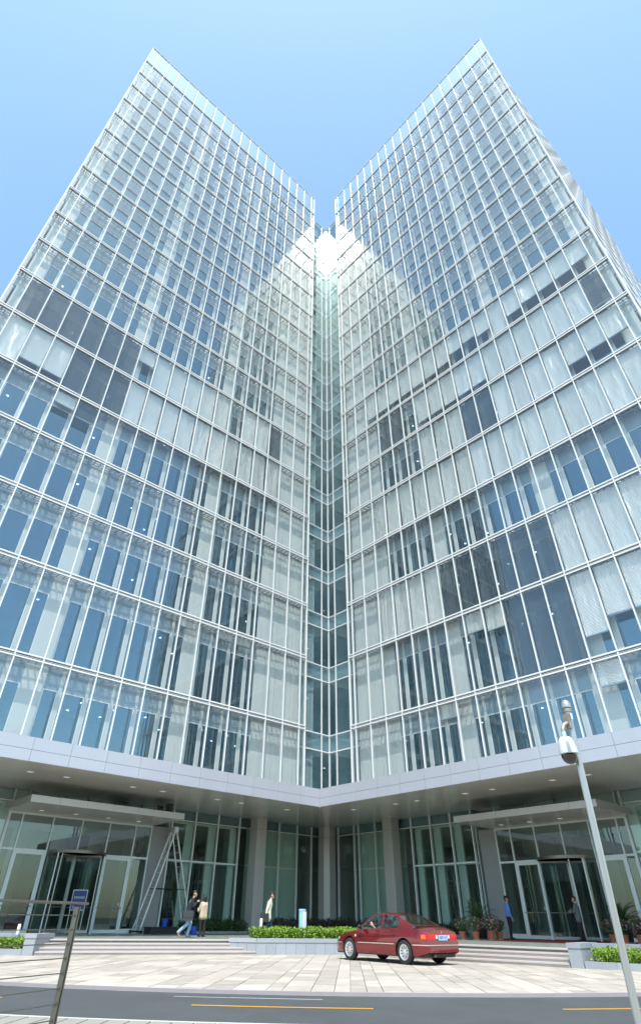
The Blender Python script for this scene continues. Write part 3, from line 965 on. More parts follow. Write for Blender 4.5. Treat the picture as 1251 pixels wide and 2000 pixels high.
    for p0, p1 in zip(cuts, cuts[1:]):
        onebox('edge_panel', wb(w, p0 + 0.006, p1 - 0.006, cn - 0.03, cn, zr, zr + 0.31), 'canopy_edge', pr)
        onebox('roof_panel', wb(w, p0 + 0.004, p1 - 0.004, g_ + 0.05, cn - 0.035, zr, zr + 0.01), 'soffit', pr)
    for s in (cs0, cs1 - 0.03):
        onebox('side_panel', wb(w, s, s + 0.03, g_ + 0.05, cn - 0.032, zr, zr + 0.31), 'canopy_edge', pr)
    for i in range(4):
        s = cs0 + (cs1 - cs0) * (i + 0.8) / 4.6
        c = W3(w, s, (g_ + cn) / 2 - 0.6, 0)
        onebox('porch_light', (c[0] - 0.1, c[1] - 0.1, zr - 0.012, c[0] + 0.1, c[1] + 0.1, zr - 0.003), 'downlight', pr)
    for s in np.arange(cs0 + 0.8, cs1, 1.7):         # hangers up to the big soffit
        onebox('hanger', wb(w, s - 0.035, s + 0.035, g_ + 0.10, g_ + 0.17, zr + 0.28, FZ0 - 0.006), 'lobby_white', tower)
    onebox('over_glass', wb(w, mul[0], mul[-1], g_ + 0.03, g_ + 0.042, zr + 0.29, FZ0 - 0.006), 'lobby_glass', tower)
    onebox('over_wall', wb(w, mul[0], mul[-1], g_ - 0.6, g_ - 0.1, zr + 0.1, FZ0 - 0.006), 'lobby_panel', tower)


entrance(WL, [8.66, 9.70, 11.35, 13.0, 14.66, 16.33, 17.02], 4.40 + EYE, 2.77 + EYE, (11.35, 14.66), [(9.70, 11.35, -1), (14.66, 16.33, -1)], (7.5, 8.62), -2.8, 8.75, 17.4)
entrance(WR, [8.01, 8.98, 10.50, 12.08, 13.67, 15.16, 15.63], 4.32 + EYE, 2.69 + EYE, (10.50, 13.67), [(8.98, 10.50, 1), (13.67, 15.16, -1)], (6.9, 7.97), -2.1, 7.85, 16.05)

# lobby interior
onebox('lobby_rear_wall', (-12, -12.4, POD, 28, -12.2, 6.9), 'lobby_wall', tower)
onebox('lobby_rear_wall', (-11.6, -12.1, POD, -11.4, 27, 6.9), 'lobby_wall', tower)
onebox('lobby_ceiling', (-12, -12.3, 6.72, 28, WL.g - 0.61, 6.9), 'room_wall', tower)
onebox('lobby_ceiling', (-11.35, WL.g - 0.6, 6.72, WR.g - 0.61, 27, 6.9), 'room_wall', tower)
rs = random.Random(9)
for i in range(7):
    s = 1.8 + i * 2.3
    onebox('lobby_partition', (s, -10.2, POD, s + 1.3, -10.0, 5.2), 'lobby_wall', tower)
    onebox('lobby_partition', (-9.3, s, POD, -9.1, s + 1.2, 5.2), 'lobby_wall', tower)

# ------------------------------------------------------------------ planting helpers
def leaves(mb, n, sampler, size, rnd, up=0.3, mi=0, asp=1.7):
    """many small folded leaves spread through a volume"""
    for _ in range(n):
        p = Vector(sampler(rnd))
        d = Vector((rnd.gauss(0, 1), rnd.gauss(0, 1), rnd.gauss(up, 0.8))).normalized()
        a = d.cross(Vector((rnd.gauss(0, 1), rnd.gauss(0, 1), rnd.gauss(0, 1)))).normalized()
        s = size * rnd.uniform(0.6, 1.3)
        tip = p + d * s * asp
        mid = p + d * s * asp * 0.5
        nrm = a.cross(d) * s * 0.12
        mb.poly([p, mid + a * s * 0.45 + nrm, tip], mi)
        mb.poly([p, tip, mid - a * s * 0.45 + nrm], mi)


def hedge(name, label, pts, z0, z1, n, mat, size=0.045, seed=1, group=None, wob=0.05):
    """clipped hedge over a plan polygon"""
    rnd = random.Random(seed)
    xs = [p[0] for p in pts]; ys = [p[1] for p in pts]

    def inside(x, y):
        c = False
        for i in range(len(pts)):
            (x0, y0), (x1, y1) = pts[i], pts[i - 1]
            if (y0 > y) != (y1 > y) and x < (x1 - x0) * (y - y0) / (y1 - y0) + x0: c = not c
        return c

    def samp(r):
        while True:
            x, y = r.uniform(min(xs), max(xs)), r.uniform(min(ys), max(ys))
            if inside(x, y): break
        top = z1 + wob * (math.sin(x * 5.1 + seed) * 0.5 + math.sin(y * 7.3) * 0.5) + r.gauss(0, wob * 0.4)
        z = top - (top - z0) * r.random() ** 1.4
        return (x, y, max(z0 + 0.01, z))
    m_ = MB()
    leaves(m_, n, samp, size, rnd)
    root = thing(name, label, 'hedge', (sum(xs) / len(xs), sum(ys) / len(ys), z0), 0, group)
    m_.xform(Matrix.Translation(-root.location))
    m_.obj('foliage', mat, root)
    return root


# ------------------------------------------------------------------ planters
def clad_wall(parent, a, c, z0, z1, thick, step, mat='grey_granite', name='stone_panel'):
    """upright stone panels along a line; the panels face away from the building"""
    a, c = Vector(a), Vector(c)
    L_ = (c - a).length; d = (c - a) / L_
    n = Vector((d.y, -d.x))
    if n.dot(Vector((1, 1))) < 0: n = -n
    k = max(1, round(L_ / step))
    for i in range(k):
        p0 = a + d * (L_ * i / k + 0.004); p1 = a + d * (L_ * (i + 1) / k - 0.004)
        MB().prism([tuple(p0), tuple(p1), tuple(p1 - n * thick), tuple(p0 - n * thick)], z0, z1).obj(name, mat, parent)


cp = thing('stone_planter', 'long grey granite planter with clipped hedge between the two stairs', 'planter')
bk1, bk2, bk3 = (8.9, 4.3), (5.0, 6.3), (4.6, 10.55)
MB().prism([(9.52, 5.66), (6.25, 7.44), (6.04, 10.56), bk3, bk2, (10.1, 4.6)], 0.0, 0.40).obj('core', 'joint', cp)
sideL = (10.25, 4.65)
for a, c in ((A1, A2), (A2, A3), (sideL, A1)):
    clad_wall(cp, a, c, 0.0, 0.385, 0.05, 0.42)
ring = [sideL, A1, A2, A3]
for a, c in zip(ring, ring[1:]):
    a_, c_ = Vector(a), Vector(c)
    d = (c_ - a_).normalized(); n = Vector((d.y, -d.x))
    if n.dot(Vector((1, 1))) < 0: n = -n
    k = max(1, round((c_ - a_).length / 1.1))
    for i in range(k):
        p0 = a_ + (c_ - a_) * (i / k) + d * 0.004; p1 = a_ + (c_ - a_) * ((i + 1) / k) - d * 0.004
        MB().prism([tuple(p0 + n * 0.02), tuple(p1 + n * 0.02), tuple(p1 - n * 0.30), tuple(p0 - n * 0.30)], 0.39, 0.525).obj('cap_stone', 'grey_granite', cp)
MB().prism([(9.3, 5.5), (6.05, 7.3), (5.85, 10.4), (4.7, 10.4), (5.1, 6.4), (9.6, 4.7)], 0.401, 0.47).obj('soil', 'soil', cp)
hedge('clipped_hedge', 'bright green clipped hedge in the long granite planter behind the car', [(9.25, 5.35), (6.05, 7.15), (5.75, 10.3), (4.9, 10.3), (5.2, 6.6), (9.2, 4.55)], 0.47, 0.84, 15000, 'hedge_leaf', 0.055, 4, None, 0.05)


def low_planter(o, d, length, label, hlabel, seed):
    """end pier, back wall and low trough with a hedge; o is the corner at the foot of the stairs"""
    o = Vector(o); d = Vector(d).normalized(); n = Vector((d.y, -d.x))
    if n.dot(Vector((1, 1))) < 0: n = -n
    P = lambda s, q: tuple(o + d * s + n * q)            # s along, q outwards
    t_ = thing('stone_planter', label, 'planter')
    MB().prism([P(0, 0.03), P(0.42, 0.03), P(0.42, -1.5), P(0, -1.5)], 0, 0.50).obj('end_pier', 'grey_granite', t_)
    MB().prism([P(-0.02, 0.05), P(0.44, 0.05), P(0.44, -1.5), P(-0.02, -1.5)], 0.505, 0.64).obj('cap_stone', 'grey_granite', t_)
    k = int(length / 1.0)
    for i in range(k):
        s0, s1 = 0.45 + i * 1.0, 1.442 + i * 1.0
        MB().prism([P(s0, -0.95), P(s1, -0.95), P(s1, -1.25), P(s0, -1.25)], 0, 0.50).obj('stone_panel', 'grey_granite', t_)
        MB().prism([P(s0, -0.93), P(s1, -0.93), P(s1, -1.27), P(s0, -1.27)], 0.505, 0.63).obj('cap_stone', 'grey_granite', t_)
        MB().prism([P(s0, 0.0), P(s1, 0.0), P(s1, -0.18), P(s0, -0.18)], 0, 0.18).obj('stone_panel', 'grey_granite', t_)
    MB().prism([P(0.44, -0.19), P(length, -0.19), P(length, -0.94), P(0.44, -0.94)], 0, 0.12).obj('soil', 'soil', t_)
    hedge('clipped_hedge', hlabel, [P(0.65, -0.24), P(length - 0.1, -0.24), P(length - 0.1, -0.86), P(0.65, -0.86)], 0.12, 0.47, 7000, 'hedge_leaf', 0.05, seed)
    return P


PL = low_planter((17.38, 2.25), (0.69, -0.72), 4.5, 'low grey stone planter at the left end of the stairs, beyond the steel railing', 'small bright green hedge in the left stone planter behind the railing', 8)
PR = low_planter((5.45, 17.15), (-0.10, 0.99), 5.5, 'low grey stone planter right of the right stairs, behind the camera pole', 'bright green hedge in the right stone planter beside the camera pole', 9)

# shrub beds against the glass
rnd = random.Random(31)


def bed(label, pts, seed, mat, h, n):
    xs = [p[0] for p in pts]; ys = [p[1] for p in pts]
    r_ = hedge('shrub_bed', label, pts, POD + 0.10, POD + h, n, mat, 0.075, seed, None, 0.14)
    r_['category'] = 'shrubs'
    cx_, cy_ = r_.location.x, r_.location.y
    edge = MB().prism([(p[0] - cx_, p[1] - cy_) for p in pts], -0.10, 0.0)
    edge.obj('bed_edge', 'grey_granite', r_)


bed('dark green shrub bed along the glass left of the left column', [(1.9, -6.3), (6.3, -6.3), (6.3, -5.35), (1.9, -5.35)], 5, 'shrub_leaf', 0.52, 5000)
bed('dark reddish shrub bed along the glass around the middle column', [(-4.6, -6.2), (0.7, -6.2), (0.7, -5.4), (-4.2, -5.0), (-5.3, -1.0), (-5.7, -1.0), (-5.6, -5.2)], 6, 'shrub_red', 0.62, 6000)
bed('dark green shrub bed along the glass right of the middle column', [(-5.7, 1.2), (-4.9, 1.2), (-4.9, 5.4), (-5.7, 5.4)], 7, 'shrub_leaf', 0.5, 3600)

# ------------------------------------------------------------------ potted plants
def pot(o, r, h, mat='terracotta'):
    MB().lathe([(0.0, 0.015), (r * 0.72, 0.015), (r * 0.95, h * 0.86), (r * 1.05, h * 0.86), (r * 1.05, h), (r * 0.93, h), (r * 0.9, h * 0.9), (0, h * 0.9)], 20).obj('pot', mat, o, smooth=True)
    MB().lathe([(0, 0.0), (r * 0.95, 0.0), (r * 1.05, 0.025), (r * 0.8, 0.012), (0, 0.012)], 20).obj('saucer', 'saucer', o, smooth=True)


def flower_pot(x, y, label, seed, s=1.0, fl='pink_flower', nf=54):
    o = thing('flower_pot', label, 'plant', (x, y, POD + 0.008), seed * 0.7, 'potted flowers by the right entrance')
    rd_ = random.Random(seed)
    pot(o, 0.17 * s, 0.30 * s)

    def ball(r):
        while True:
            p = Vector((r.uniform(-1, 1), r.uniform(-1, 1), r.uniform(-1, 1)))
            if 0.25 < p.length < 1: break
        return (p.x * 0.36 * s, p.y * 0.36 * s, 0.30 * s + 0.27 * s + p.z * 0.27 * s)
    m_ = MB(); leaves(m_, 520, ball, 0.05 * s, rd_, 0.5); m_.obj('foliage', 'pot_leaf', o)
    m_ = MB()
    for _ in range(nf):
        p = Vector((rd_.gauss(0, 1), rd_.gauss(0, 1), rd_.gauss(0.35, 0.9))).normalized()
        c = Vector((p.x * 0.37 * s, p.y * 0.37 * s, 0.57 * s + p.z * 0.27 * s))
        for k in range(4):
            a = Vector((rd_.gauss(0, 1), rd_.gauss(0, 1), rd_.gauss(0, 1))).normalized() * 0.028 * s
            b_ = a.cross(p).normalized() * 0.022 * s
            m_.poly([c, c + a + b_, c + a * 1.3 - b_ * 0.2, c + a - b_ * 1.2])
    m_.obj('blossoms', fl, o)
    st = MB()
    for k in range(6):
        an = k * 1.05
        st.tube([(0, 0, 0.25 * s), (math.cos(an) * 0.12 * s, math.sin(an) * 0.12 * s, 0.42 * s), (math.cos(an) * 0.2 * s, math.sin(an) * 0.2 * s, 0.6 * s)], [0.01, 0.008, 0.004], 5)
    st.obj('stems', 'bark', o)
    return o


flower_pot(-1.05, 8.30, 'leftmost pink-flowered terracotta pot, beside the car boot', 1, 1.05, nf=27)
flower_pot(-1.15, 9.00, 'pale pink-flowered terracotta pot left of the potted sago palm', 2, 1.05, nf=42)
flower_pot(-1.70, 9.48, 'bright pink-flowered terracotta pot right of the potted sago palm', 3, 1.12, nf=78)
flower_pot(-2.50, 9.42, 'terracotta pot of sparse pink flowers nearest the guard', 4, 1.0, nf=30)
flower_pot(-3.40, 14.65, 'pink-flowered terracotta pot between the man in grey and the camera pole', 5, 1.0, nf=36)
flower_pot(-3.45, 15.15, 'pink-flowered terracotta pot just right of the camera pole', 6, 1.0, nf=48)
flower_pot(-3.40, 15.85, 'pink-flowered pot cut off by the right edge of the picture', 7, 1.05, nf=48)


def sago(x, y, label, seed, s=1.0):
    o = thing('potted_palm', label, 'plant', (x, y, POD + 0.008), seed, 'potted sago palms')
    rd_ = random.Random(seed)
    pot(o, 0.26 * s, 0.42 * s, 'black_plastic')
    MB().lathe([(0.0, 0.36 * s), (0.11 * s, 0.36 * s), (0.13 * s, 0.55 * s), (0.09 * s, 0.74 * s), (0.0, 0.76 * s)], 12).obj('trunk', 'bark', o, smooth=True)
    for i in range(34):
        az = i * 2.399 + rd_.uniform(-0.2, 0.2); el = R(rd_.uniform(12, 80))
        ln = rd_.uniform(0.75, 0.95) * s
        m_ = MB(); path = []
        for k in range(9):
            u = k / 8
            e = el - u * u * R(62)
            if k == 0: p = Vector((0, 0, 0.72 * s))
            else: p = path[-1] + Vector((math.cos(az) * math.cos(e), math.sin(az) * math.cos(e), math.sin(e))) * ln / 8
            path.append(p)
        m_.tube(path, [0.010 * s * (1 - 0.8 * k / 8) for k in range(9)], 4)
        side = Vector((-math.sin(az), math.cos(az), 0))
        for k in range(1, 9):
            for hlf in (0.0, 0.5):
                q = path[k - 1].lerp(path[k], hlf) if hlf else path[k]
                dirn = (path[k] - path[k - 1]).normalized()
                up_ = side.cross(dirn)
                for sg in (-1, 1):
                    tip = q + side * sg * 0.17 * s * (1 - 0.6 * abs(k / 8 - 0.4)) + dirn * 0.10 * s + up_ * -0.05 * s * sg * sg
                    wv = dirn * 0.011 * s
                    m_.poly([q - wv, tip, q + wv])
        m_.obj('frond', 'palm_leaf', o)
    return o


sago(-1.95, 8.85, 'potted sago palm standing behind the flower pots near the car', 3, 1.0)
sago(-4.1, 15.0, 'potted sago palm right of the entrance, half hidden by the camera pole', 5, 1.05)
fp = flower_pot(-4.45, 6.75, 'tall potted plant with orange-red blooms against the glass behind the car boot', 12, 1.1, 'orange_flower', 14)
fp.scale = (0.8, 0.8, 1.9)

# red carpet in front of the right entrance
MB().prism([(-5.75, 8.2), (-0.9, 8.2), (-0.9, 17.5), (-5.75, 17.5)], POD + 0.002, POD + 0.012).obj('carpet', 'carpet', None, label='long red carpet on the podium along the right entrance', category='carpet')

# ------------------------------------------------------------------ street furniture
bo = thing('bollard_light', 'pale blue cylindrical bollard light standing in the long planter', 'lamp', (7.25, 5.85, 0.47))
MB().lathe([(0, 0), (0.155, 0), (0.155, 1.0), (0, 1.0)], 24).obj('tube', 'bollard_blue', bo, smooth=True)
MB().lathe([(0, 1.0), (0.165, 1.0), (0.17, 1.04), (0.165, 1.07), (0, 1.08)], 24).obj('cap', 'bollard_blue', bo, smooth=True)
for k in range(3):
    onebox('inner_tube', (-0.10 + k * 0.075, 0.152, 0.03, -0.06 + k * 0.075, 0.162, 0.98), 'white_paint_metal', bo)


def path_light(x, y, z, h, label):
    o = thing('path_light', label, 'lamp', (x, y, z), 0, 'short white post lights')
    MB().tube([(0, 0, 0), (0, 0, h * 0.6)], 0.032, 12).obj('post', 'white_paint_metal', o)
    MB().lathe([(0, h * 0.58), (0.055, h * 0.58), (0.06, h * 0.62), (0.06, h * 0.95), (0.04, h), (0, h)], 16).obj('head', 'white_paint_metal', o, smooth=True)
    MB().lathe([(0.061, h * 0.70), (0.063, h * 0.71), (0.063, h * 0.80), (0.061, h * 0.81)], 16).obj('lens', 'lamp_white', o, smooth=True)


path_light(8.62, 4.68, 0.47, 0.72, 'slim white post light at the left end of the long hedge, by the walking man')
x, y = PL(1.15, -0.72); path_light(x, y, 0.12, 0.80, 'slim white post light in the left planter, at the left picture edge')
x, y = PR(1.55, -0.72); path_light(x, y, 0.12, 0.85, 'slim white post light in the right planter, left of the camera pole')

# notice stand
sg = thing('notice_stand', 'blue notice board on a steel stand in front of the left entrance', 'sign', (13.6, -3.5, POD + 0.001), R(48))
onebox('board', (-0.03, -0.33, 0.98, 0.0, 0.33, 1.74), 'sign_blue', sg)
for bx in ((-0.035, -0.36, 0.95, 0.01, -0.33, 1.77), (-0.035, 0.33, 0.95, 0.01, 0.36, 1.77), (-0.035, -0.33, 1.74, 0.01, 0.33, 1.77), (-0.035, -0.33, 0.95, 0.01, 0.33, 0.98)):
    onebox('frame', bx, 'steel', sg)
for yy in (-0.33, 0.33):
    MB().tube([(-0.015, yy, 0.0), (-0.015, yy, 0.96)], 0.018, 8).obj('leg', 'steel', sg)
    onebox('foot', (-0.22, yy - 0.03, 0.0, 0.22, yy + 0.03, 0.03), 'steel', sg)
gl = MB(); rs = random.Random(2)
for i in range(6):
    y0 = -0.26 + i * 0.088
    for k in range(4):
        gl.box(0.0005, y0 + rs.uniform(0, 0.02), 1.42 + k * 0.024, 0.003, y0 + rs.uniform(0.045, 0.07), 1.433 + k * 0.024)
    gl.box(0.0005, y0 + 0.03, 1.415, 0.003, y0 + 0.042, 1.51)
for i in range(4):
    gl.box(0.0005, -0.26, 1.25 - i * 0.07, 0.003, -0.26 + rs.uniform(0.05, 0.14), 1.265 - i * 0.07)
gl.obj('lettering', 'sign_ink', sg)

# two floodlights on the left porch roof
for (x, y, lab) in ((9.95, -3.5, 'small black floodlight on the left porch roof, the smaller of the pair'), (9.3, -3.5, 'black floodlight on the left porch roof, the larger of the pair')):
    s_ = 0.62 if x > 9.5 else 1.0
    o = thing('floodlight', lab, 'lamp', (x, y, 4.40 + EYE + 0.375), R(135))
    MB().box(-0.22 * s_, -0.30 * s_, 0.10, 0.12 * s_, 0.30 * s_, 0.42 * s_ + 0.05).obj('housing', 'black_plastic', o)
    MB().box(0.121 * s_, -0.26 * s_, 0.12, 0.135 * s_, 0.26 * s_, 0.38 * s_ + 0.05).obj('lens', 'smoked', o)
    MB().box(-0.05, -0.33 * s_, 0.0, 0.05, -0.305 * s_, 0.28).box(-0.05, 0.305 * s_, 0.0, 0.05, 0.33 * s_, 0.28).box(-0.05, -0.33 * s_, -0.012, 0.05, 0.33 * s_, 0.0).obj('yoke', 'black_plastic', o)

# tall double ladder
la = thing('step_ladder', 'tall aluminium double ladder standing open beside the left entrance', 'ladder', (7.5, -5.8, POD))
top = Vector((0.08, 0, 5.05))


def ladder_leg(foot, rungs, name):
    o = MB()
    half0, half1 = 0.42, 0.26
    rails = []
    for sg_ in (-1, 1):
        a = Vector((foot[0], sg_ * half0, 0.10)); c = Vector((top.x, sg_ * half1, top.z))
        rails.append((a, c))
        d = (c - a).normalized(); px = Vector((d.z, 0, -d.x)) * 0.038; py = Vector((0, 0.018, 0))
        n = len(o.v)
        for q in (a, c):
            for s1, s2 in ((-1, -1), (1, -1), (1, 1), (-1, 1)):
                o.v.append(tuple(q + px * s1 + py * s2))
        for f in ((3, 2, 1, 0), (4, 5, 6, 7), (0, 1, 5, 4), (1, 2, 6, 5), (2, 3, 7, 6), (3, 0, 4, 7)):
            o.f.append(tuple(n + i for i in f)); o.m.append(0)
    rr = o.obj(name, 'aluminium', la)
    for i in range(rungs):
        u = (i + 0.6) / rungs
        p0, p1 = rails[0][0].lerp(rails[0][1], u), rails[1][0].lerp(rails[1][1], u)
        MB().tube([p0 + Vector((0, -0.03, 0)), p1 + Vector((0, 0.03, 0))], 0.017, 8).obj('rung', 'aluminium', rr)
    return rails


r1 = ladder_leg((1.58, 0), 14, 'rail_pair')
r2 = ladder_leg((-1.62, 0), 14, 'rail_pair')
MB().box(-0.04, -0.31, 4.86, 0.20, 0.31, 5.12).obj('top_hinge', 'aluminium', la)
for sg_ in (-0.36, 0.36):
    MB().tube([r1[0][0].lerp(r1[0][1], 0.39) * 1.0 + Vector((0, sg_ - r1[0][0].lerp(r1[0][1], 0.39).y, 0)), r2[0][0].lerp(r2[0][1], 0.39) + Vector((0, sg_ - r2[0][0].lerp(r2[0][1], 0.39).y, 0))], 0.02, 6).obj('spreader', 'black_plastic', la)
for xf in (1.58, -1.62):
    MB().box(xf - 0.09, -0.62, 0.06, xf + 0.09, 0.62, 0.14).obj('foot_bar', 'black_plastic', la)
    for yf in (-0.58, 0.58):
        MB().lathe([(0.02, -0.03), (0.075, -0.03), (0.075, 0.03), (0.02, 0.03)], 14, (xf, yf, 0.076), axis='y').obj('castor', 'rubber', la)

# cleaning things by the ladder
cr = thing('black_crate', 'low black crate on the podium at the foot of the ladder', 'crate', (8.0, -4.6, POD))
MB().box(-1.05, -0.35, 0, 1.05, 0.35, 0.27).obj('body', 'black_mat', cr)
MB().box(-1.08, -0.38, 0.27, 1.08, 0.38, 0.31).obj('lid', 'black_mat', cr)


def bucket(x, y, z, label):
    o = thing('bucket', label, 'bucket', (x, y, z), 0, 'blue cleaning buckets')
    MB().lathe([(0, 0), (0.13, 0), (0.17, 0.34), (0.185, 0.34), (0.185, 0.36), (0.16, 0.36), (0.125, 0.02), (0, 0.02)], 20).obj('body', 'blue_plastic', o, smooth=True)
    MB().tube([(math.cos(a) * 0.17, 0.03, 0.33 - math.sin(a) * 0.10 if False else 0.33 + math.sin(a) * -0.10) for a in np.linspace(0, math.pi, 10)], 0.006, 5).obj('handle', 'steel', o)


bucket(8.05, -4.6, POD + 0.31, 'blue bucket standing on the black crate under the ladder')
bucket(7.55, -2.4, POD, 'blue bucket half hidden between the man and the woman')
for (p0, p1, lab) in (((7.0, -5.2, POD + 0.01), (6.85, -6.2, POD + 1.5), 'wooden mop handle leaning in the shrubs right of the woman'), ((7.2, -4.2, POD + 0.01), (7.75, -4.25, POD + 0.75), 'short wooden stick leaning on the black crate')):
    MB().tube([p0, p1], 0.014, 6).obj('mop_handle', 'wood', None, label=lab, category='mop')

# foreground cable railing
ra = thing('cable_railing', 'brownish steel railing with thin horizontal cables in the left foreground', 'railing', (0, 0, 0))
P1 = Vector((25.48, 24.38, 0)); PQ = Vector((26.15, 24.72, 0))
dr_ = (PQ - P1).normalized(); nr_ = Vector((dr_.y, -dr_.x, 0))
zt_ = 1.252


def rail_post(s, top_):
    c = P1 + dr_ * s
    m_ = MB()
    for off_ in (-0.010, 0.010):
        q = c + dr_ * 0 + nr_ * 0
        a = q + nr_ * -0.03 + dr_ * (off_ - 0.006); b_ = q + nr_ * 0.03 + dr_ * (off_ + 0.006)
        pts = [q + nr_ * -0.017 + dr_ * (off_ - 0.005), q + nr_ * 0.017 + dr_ * (off_ - 0.005), q + nr_ * 0.017 + dr_ * (off_ + 0.005), q + nr_ * -0.017 + dr_ * (off_ + 0.005)]
        m_.prism([(p.x, p.y) for p in pts], -0.034, top_)
    o = m_.obj('post', 'steel_dull', ra)
    for i in range(14):
        z = 1.185 - i * 0.075
        MB().tube([c + dr_ * -0.02 + Vector((0, 0, z)), c + dr_ * 0.02 + Vector((0, 0, z))], 0.009, 8).obj('collar', 'steel_dull', o)


rail_post(0, zt_ - 0.02); rail_post(1.9, zt_ - 0.02); rail_post(3.8, zt_ - 0.02)
MB().tube([P1 - dr_ * 0.10 + Vector((0, 0, zt_)), P1 + dr_ * 4.2 + Vector((0, 0, zt_))], 0.0085, 10).obj('top_rail', 'steel_dull', ra, smooth=True)
for i in range(14):
    z = 1.185 - i * 0.075
    MB().tube([P1 + Vector((0, 0, z)), P1 + dr_ * 4.2 + Vector((0, 0, z))], 0.0032, 6).obj('cable', 'steel_dull', ra)

# camera pole
po = thing('camera_pole', 'slender steel pole in the right foreground carrying a security camera', 'pole', (21.085, 26.045, -0.034))
lean = Vector((-0.036, 0.085, 3.16))
MB().tube([(0, 0, 0), tuple(lean)], 0.034, 24).obj('post', 'steel', po, smooth=True)
MB().lathe([(0.0, 0), (0.12, 0), (0.12, 0.018), (0, 0.018)], 24).obj('base_plate', 'steel', po)
tp = lean
MB().lathe([(0.038, -0.02), (0.05, -0.015), (0.052, 0.012), (0.042, 0.05), (0.022, 0.07), (0, 0.074)], 20, tp).obj('cap', 'steel', po, smooth=True)
MB().lathe([(0.036, -0.065), (0.045, -0.062), (0.045, -0.025), (0.037, -0.02)], 20, tp).obj('collar', 'rust', po, smooth=True)
c0 = lean * ((3.16 - 0.125) / 3.16)
cm = thing('security_camera', 'white dome security camera hanging from the steel pole', 'camera', (po.location.x + c0.x, po.location.y + c0.y, po.location.z + c0.z))
cm.scale = (0.8, 0.8, 0.84)
# bracket axis points to the picture's left and towards the viewer
ax = Vector((0.80, -0.35, 0)).normalized(); ay = Vector((-ax.y, ax.x, 0))
mt = Matrix((ax, ay, Vector((0, 0, 1)))).transposed().to_4x4()
MB().lathe([(0.036, -0.045), (0.042, -0.045), (0.042, 0.045), (0.036, 0.045)], 20).obj('clamp', 'chrome', cm, smooth=True)
for sg_ in (-1, 1):
    MB().box(-0.012, 0.045 * sg_, -0.04, 0.012, 0.10 * sg_, 0.04).xform(Matrix.Rotation(R(-42), 4, 'Z')).obj('ear', 'chrome', cm)
MB().box(0.03, -0.05, -0.14, 0.062, 0.05, 0.05).xform(mt).obj('wall_plate', 'rust', cm)
MB().tube([(0.05, 0, -0.07), (0.12, 0, -0.10), (0.155, 0, -0.16), (0.155, 0, -0.20)], 0.028, 12).xform(mt).obj('arm', 'rust', cm, smooth=True)
MB().tube([(0.155, 0, -0.19), (0.155, 0, -0.26)], 0.030, 14).xform(mt).obj('sleeve', 'chrome', cm, smooth=True)
dm = MB().lathe([(0, -0.255), (0.07, -0.258), (0.088, -0.28), (0.105, -0.34), (0.117, -0.40), (0.12, -0.455), (0.112, -0.462), (0, -0.462)], 28, (0.155, 0, 0)).xform(mt)
hs = dm.obj('housing', 'cctv_white', cm, smooth=True)
for a_ in (1.0, 3.09, 5.19):
    MB().lathe([(0.0715, -0.2585), (0.0895, -0.28), (0.1065, -0.34), (0.1185, -0.40), (0.1215, -0.45)], 3, (0.155, 0, 0), a0=a_ - 0.2, a1=a_ + 0.2).xform(mt).obj('grey_band', 'cctv_band', hs, smooth=True)
MB().lathe([(0.104, -0.463), (0.102, -0.49), (0.088, -0.53), (0.06, -0.56), (0.03, -0.573), (0, -0.576)], 28, (0.155, 0, 0)).xform(mt).obj('dome', 'smoked', cm, smooth=True)

# ------------------------------------------------------------------ hall and trees added across the road, out of view, for the glass to reflect
hall = thing('reflected_hall', 'long low hall with a curved roof, added out of view across the road', 'building', (78, 82, -0.2), R(-45 + 180))
MB().box(-70, -14, 0, 70, 14, 7.5).obj('wall', 'hall_wall', hall)
rf_ = MB()
for i in range(24):
    x0, x1 = -74 + i * 148 / 24, -74 + (i + 1) * 148 / 24
    z0, z1 = 8 + 6 * math.cos(x0 / 74 * 1.35), 8 + 6 * math.cos(x1 / 74 * 1.35)
    rf_.prism([(x0, -16), (x1, -16), (x1, 16), (x0, 16)], 7.5, (z0 + z1) / 2)
rf_.obj('roof', 'hall_roof', hall)
for i in range(28):
    onebox('window', (-66 + i * 4.8, 14.001, 1.0, -62.4 + i * 4.8, 14.06, 6.4), 'dark_gap', hall)
rt_ = random.Random(77)
far = MB()  # unseen tree row, added for reflections in the lobby glass
for i in range(9):
    t_ = -44 + i * 11 + rt_.uniform(-2, 2)
    x, y = tw(t_, 74 + rt_.uniform(-4, 4))
    sc_ = rt_.uniform(0.9, 1.5)
    far.tube([(x, y, -0.2), (x + 0.1, y, 2.2 * sc_), (x, y + 0.1, 4.5 * sc_)], [0.22, 0.17, 0.08], 8)

    def crown(r):
        while True:
            p = Vector((r.uniform(-1, 1), r.uniform(-1, 1), r.uniform(-1, 1)))
            if 0.3 < p.length < 1 and math.sin(p.x * 5) * math.sin(p.y * 4 + 1) * math.sin(p.z * 6) < 0.25: break
        return (x + p.x * 2.8 * sc_, y + p.y * 2.8 * sc_, (5.0 + p.z * 2.6) * sc_)
    leaves(far, 1500, crown, 0.30, rt_)
far.obj('reflected_trees', 'shrub_leaf', None, kind='stuff')

# ------------------------------------------------------------------ people
def sdf_tag(pts, caps):
    """for every point the index of the nearest limb"""
    best = np.full(len(pts), 1e9); idx = np.zeros(len(pts), int)
    for i, (p0, r0, p1, r1, tag) in enumerate(caps):
        a, b_ = np.array(p0), np.array(p1)
        ab = b_ - a; L2 = max(1e-9, ab @ ab)
        t_ = np.clip(((pts - a) @ ab) / L2, 0, 1)
        d = np.linalg.norm(pts - (a + t_[:, None] * ab), axis=1) - (r0 + (r1 - r0) * t_)
        m_ = d < best
        best[m_] = d[m_]; idx[m_] = i
    return idx


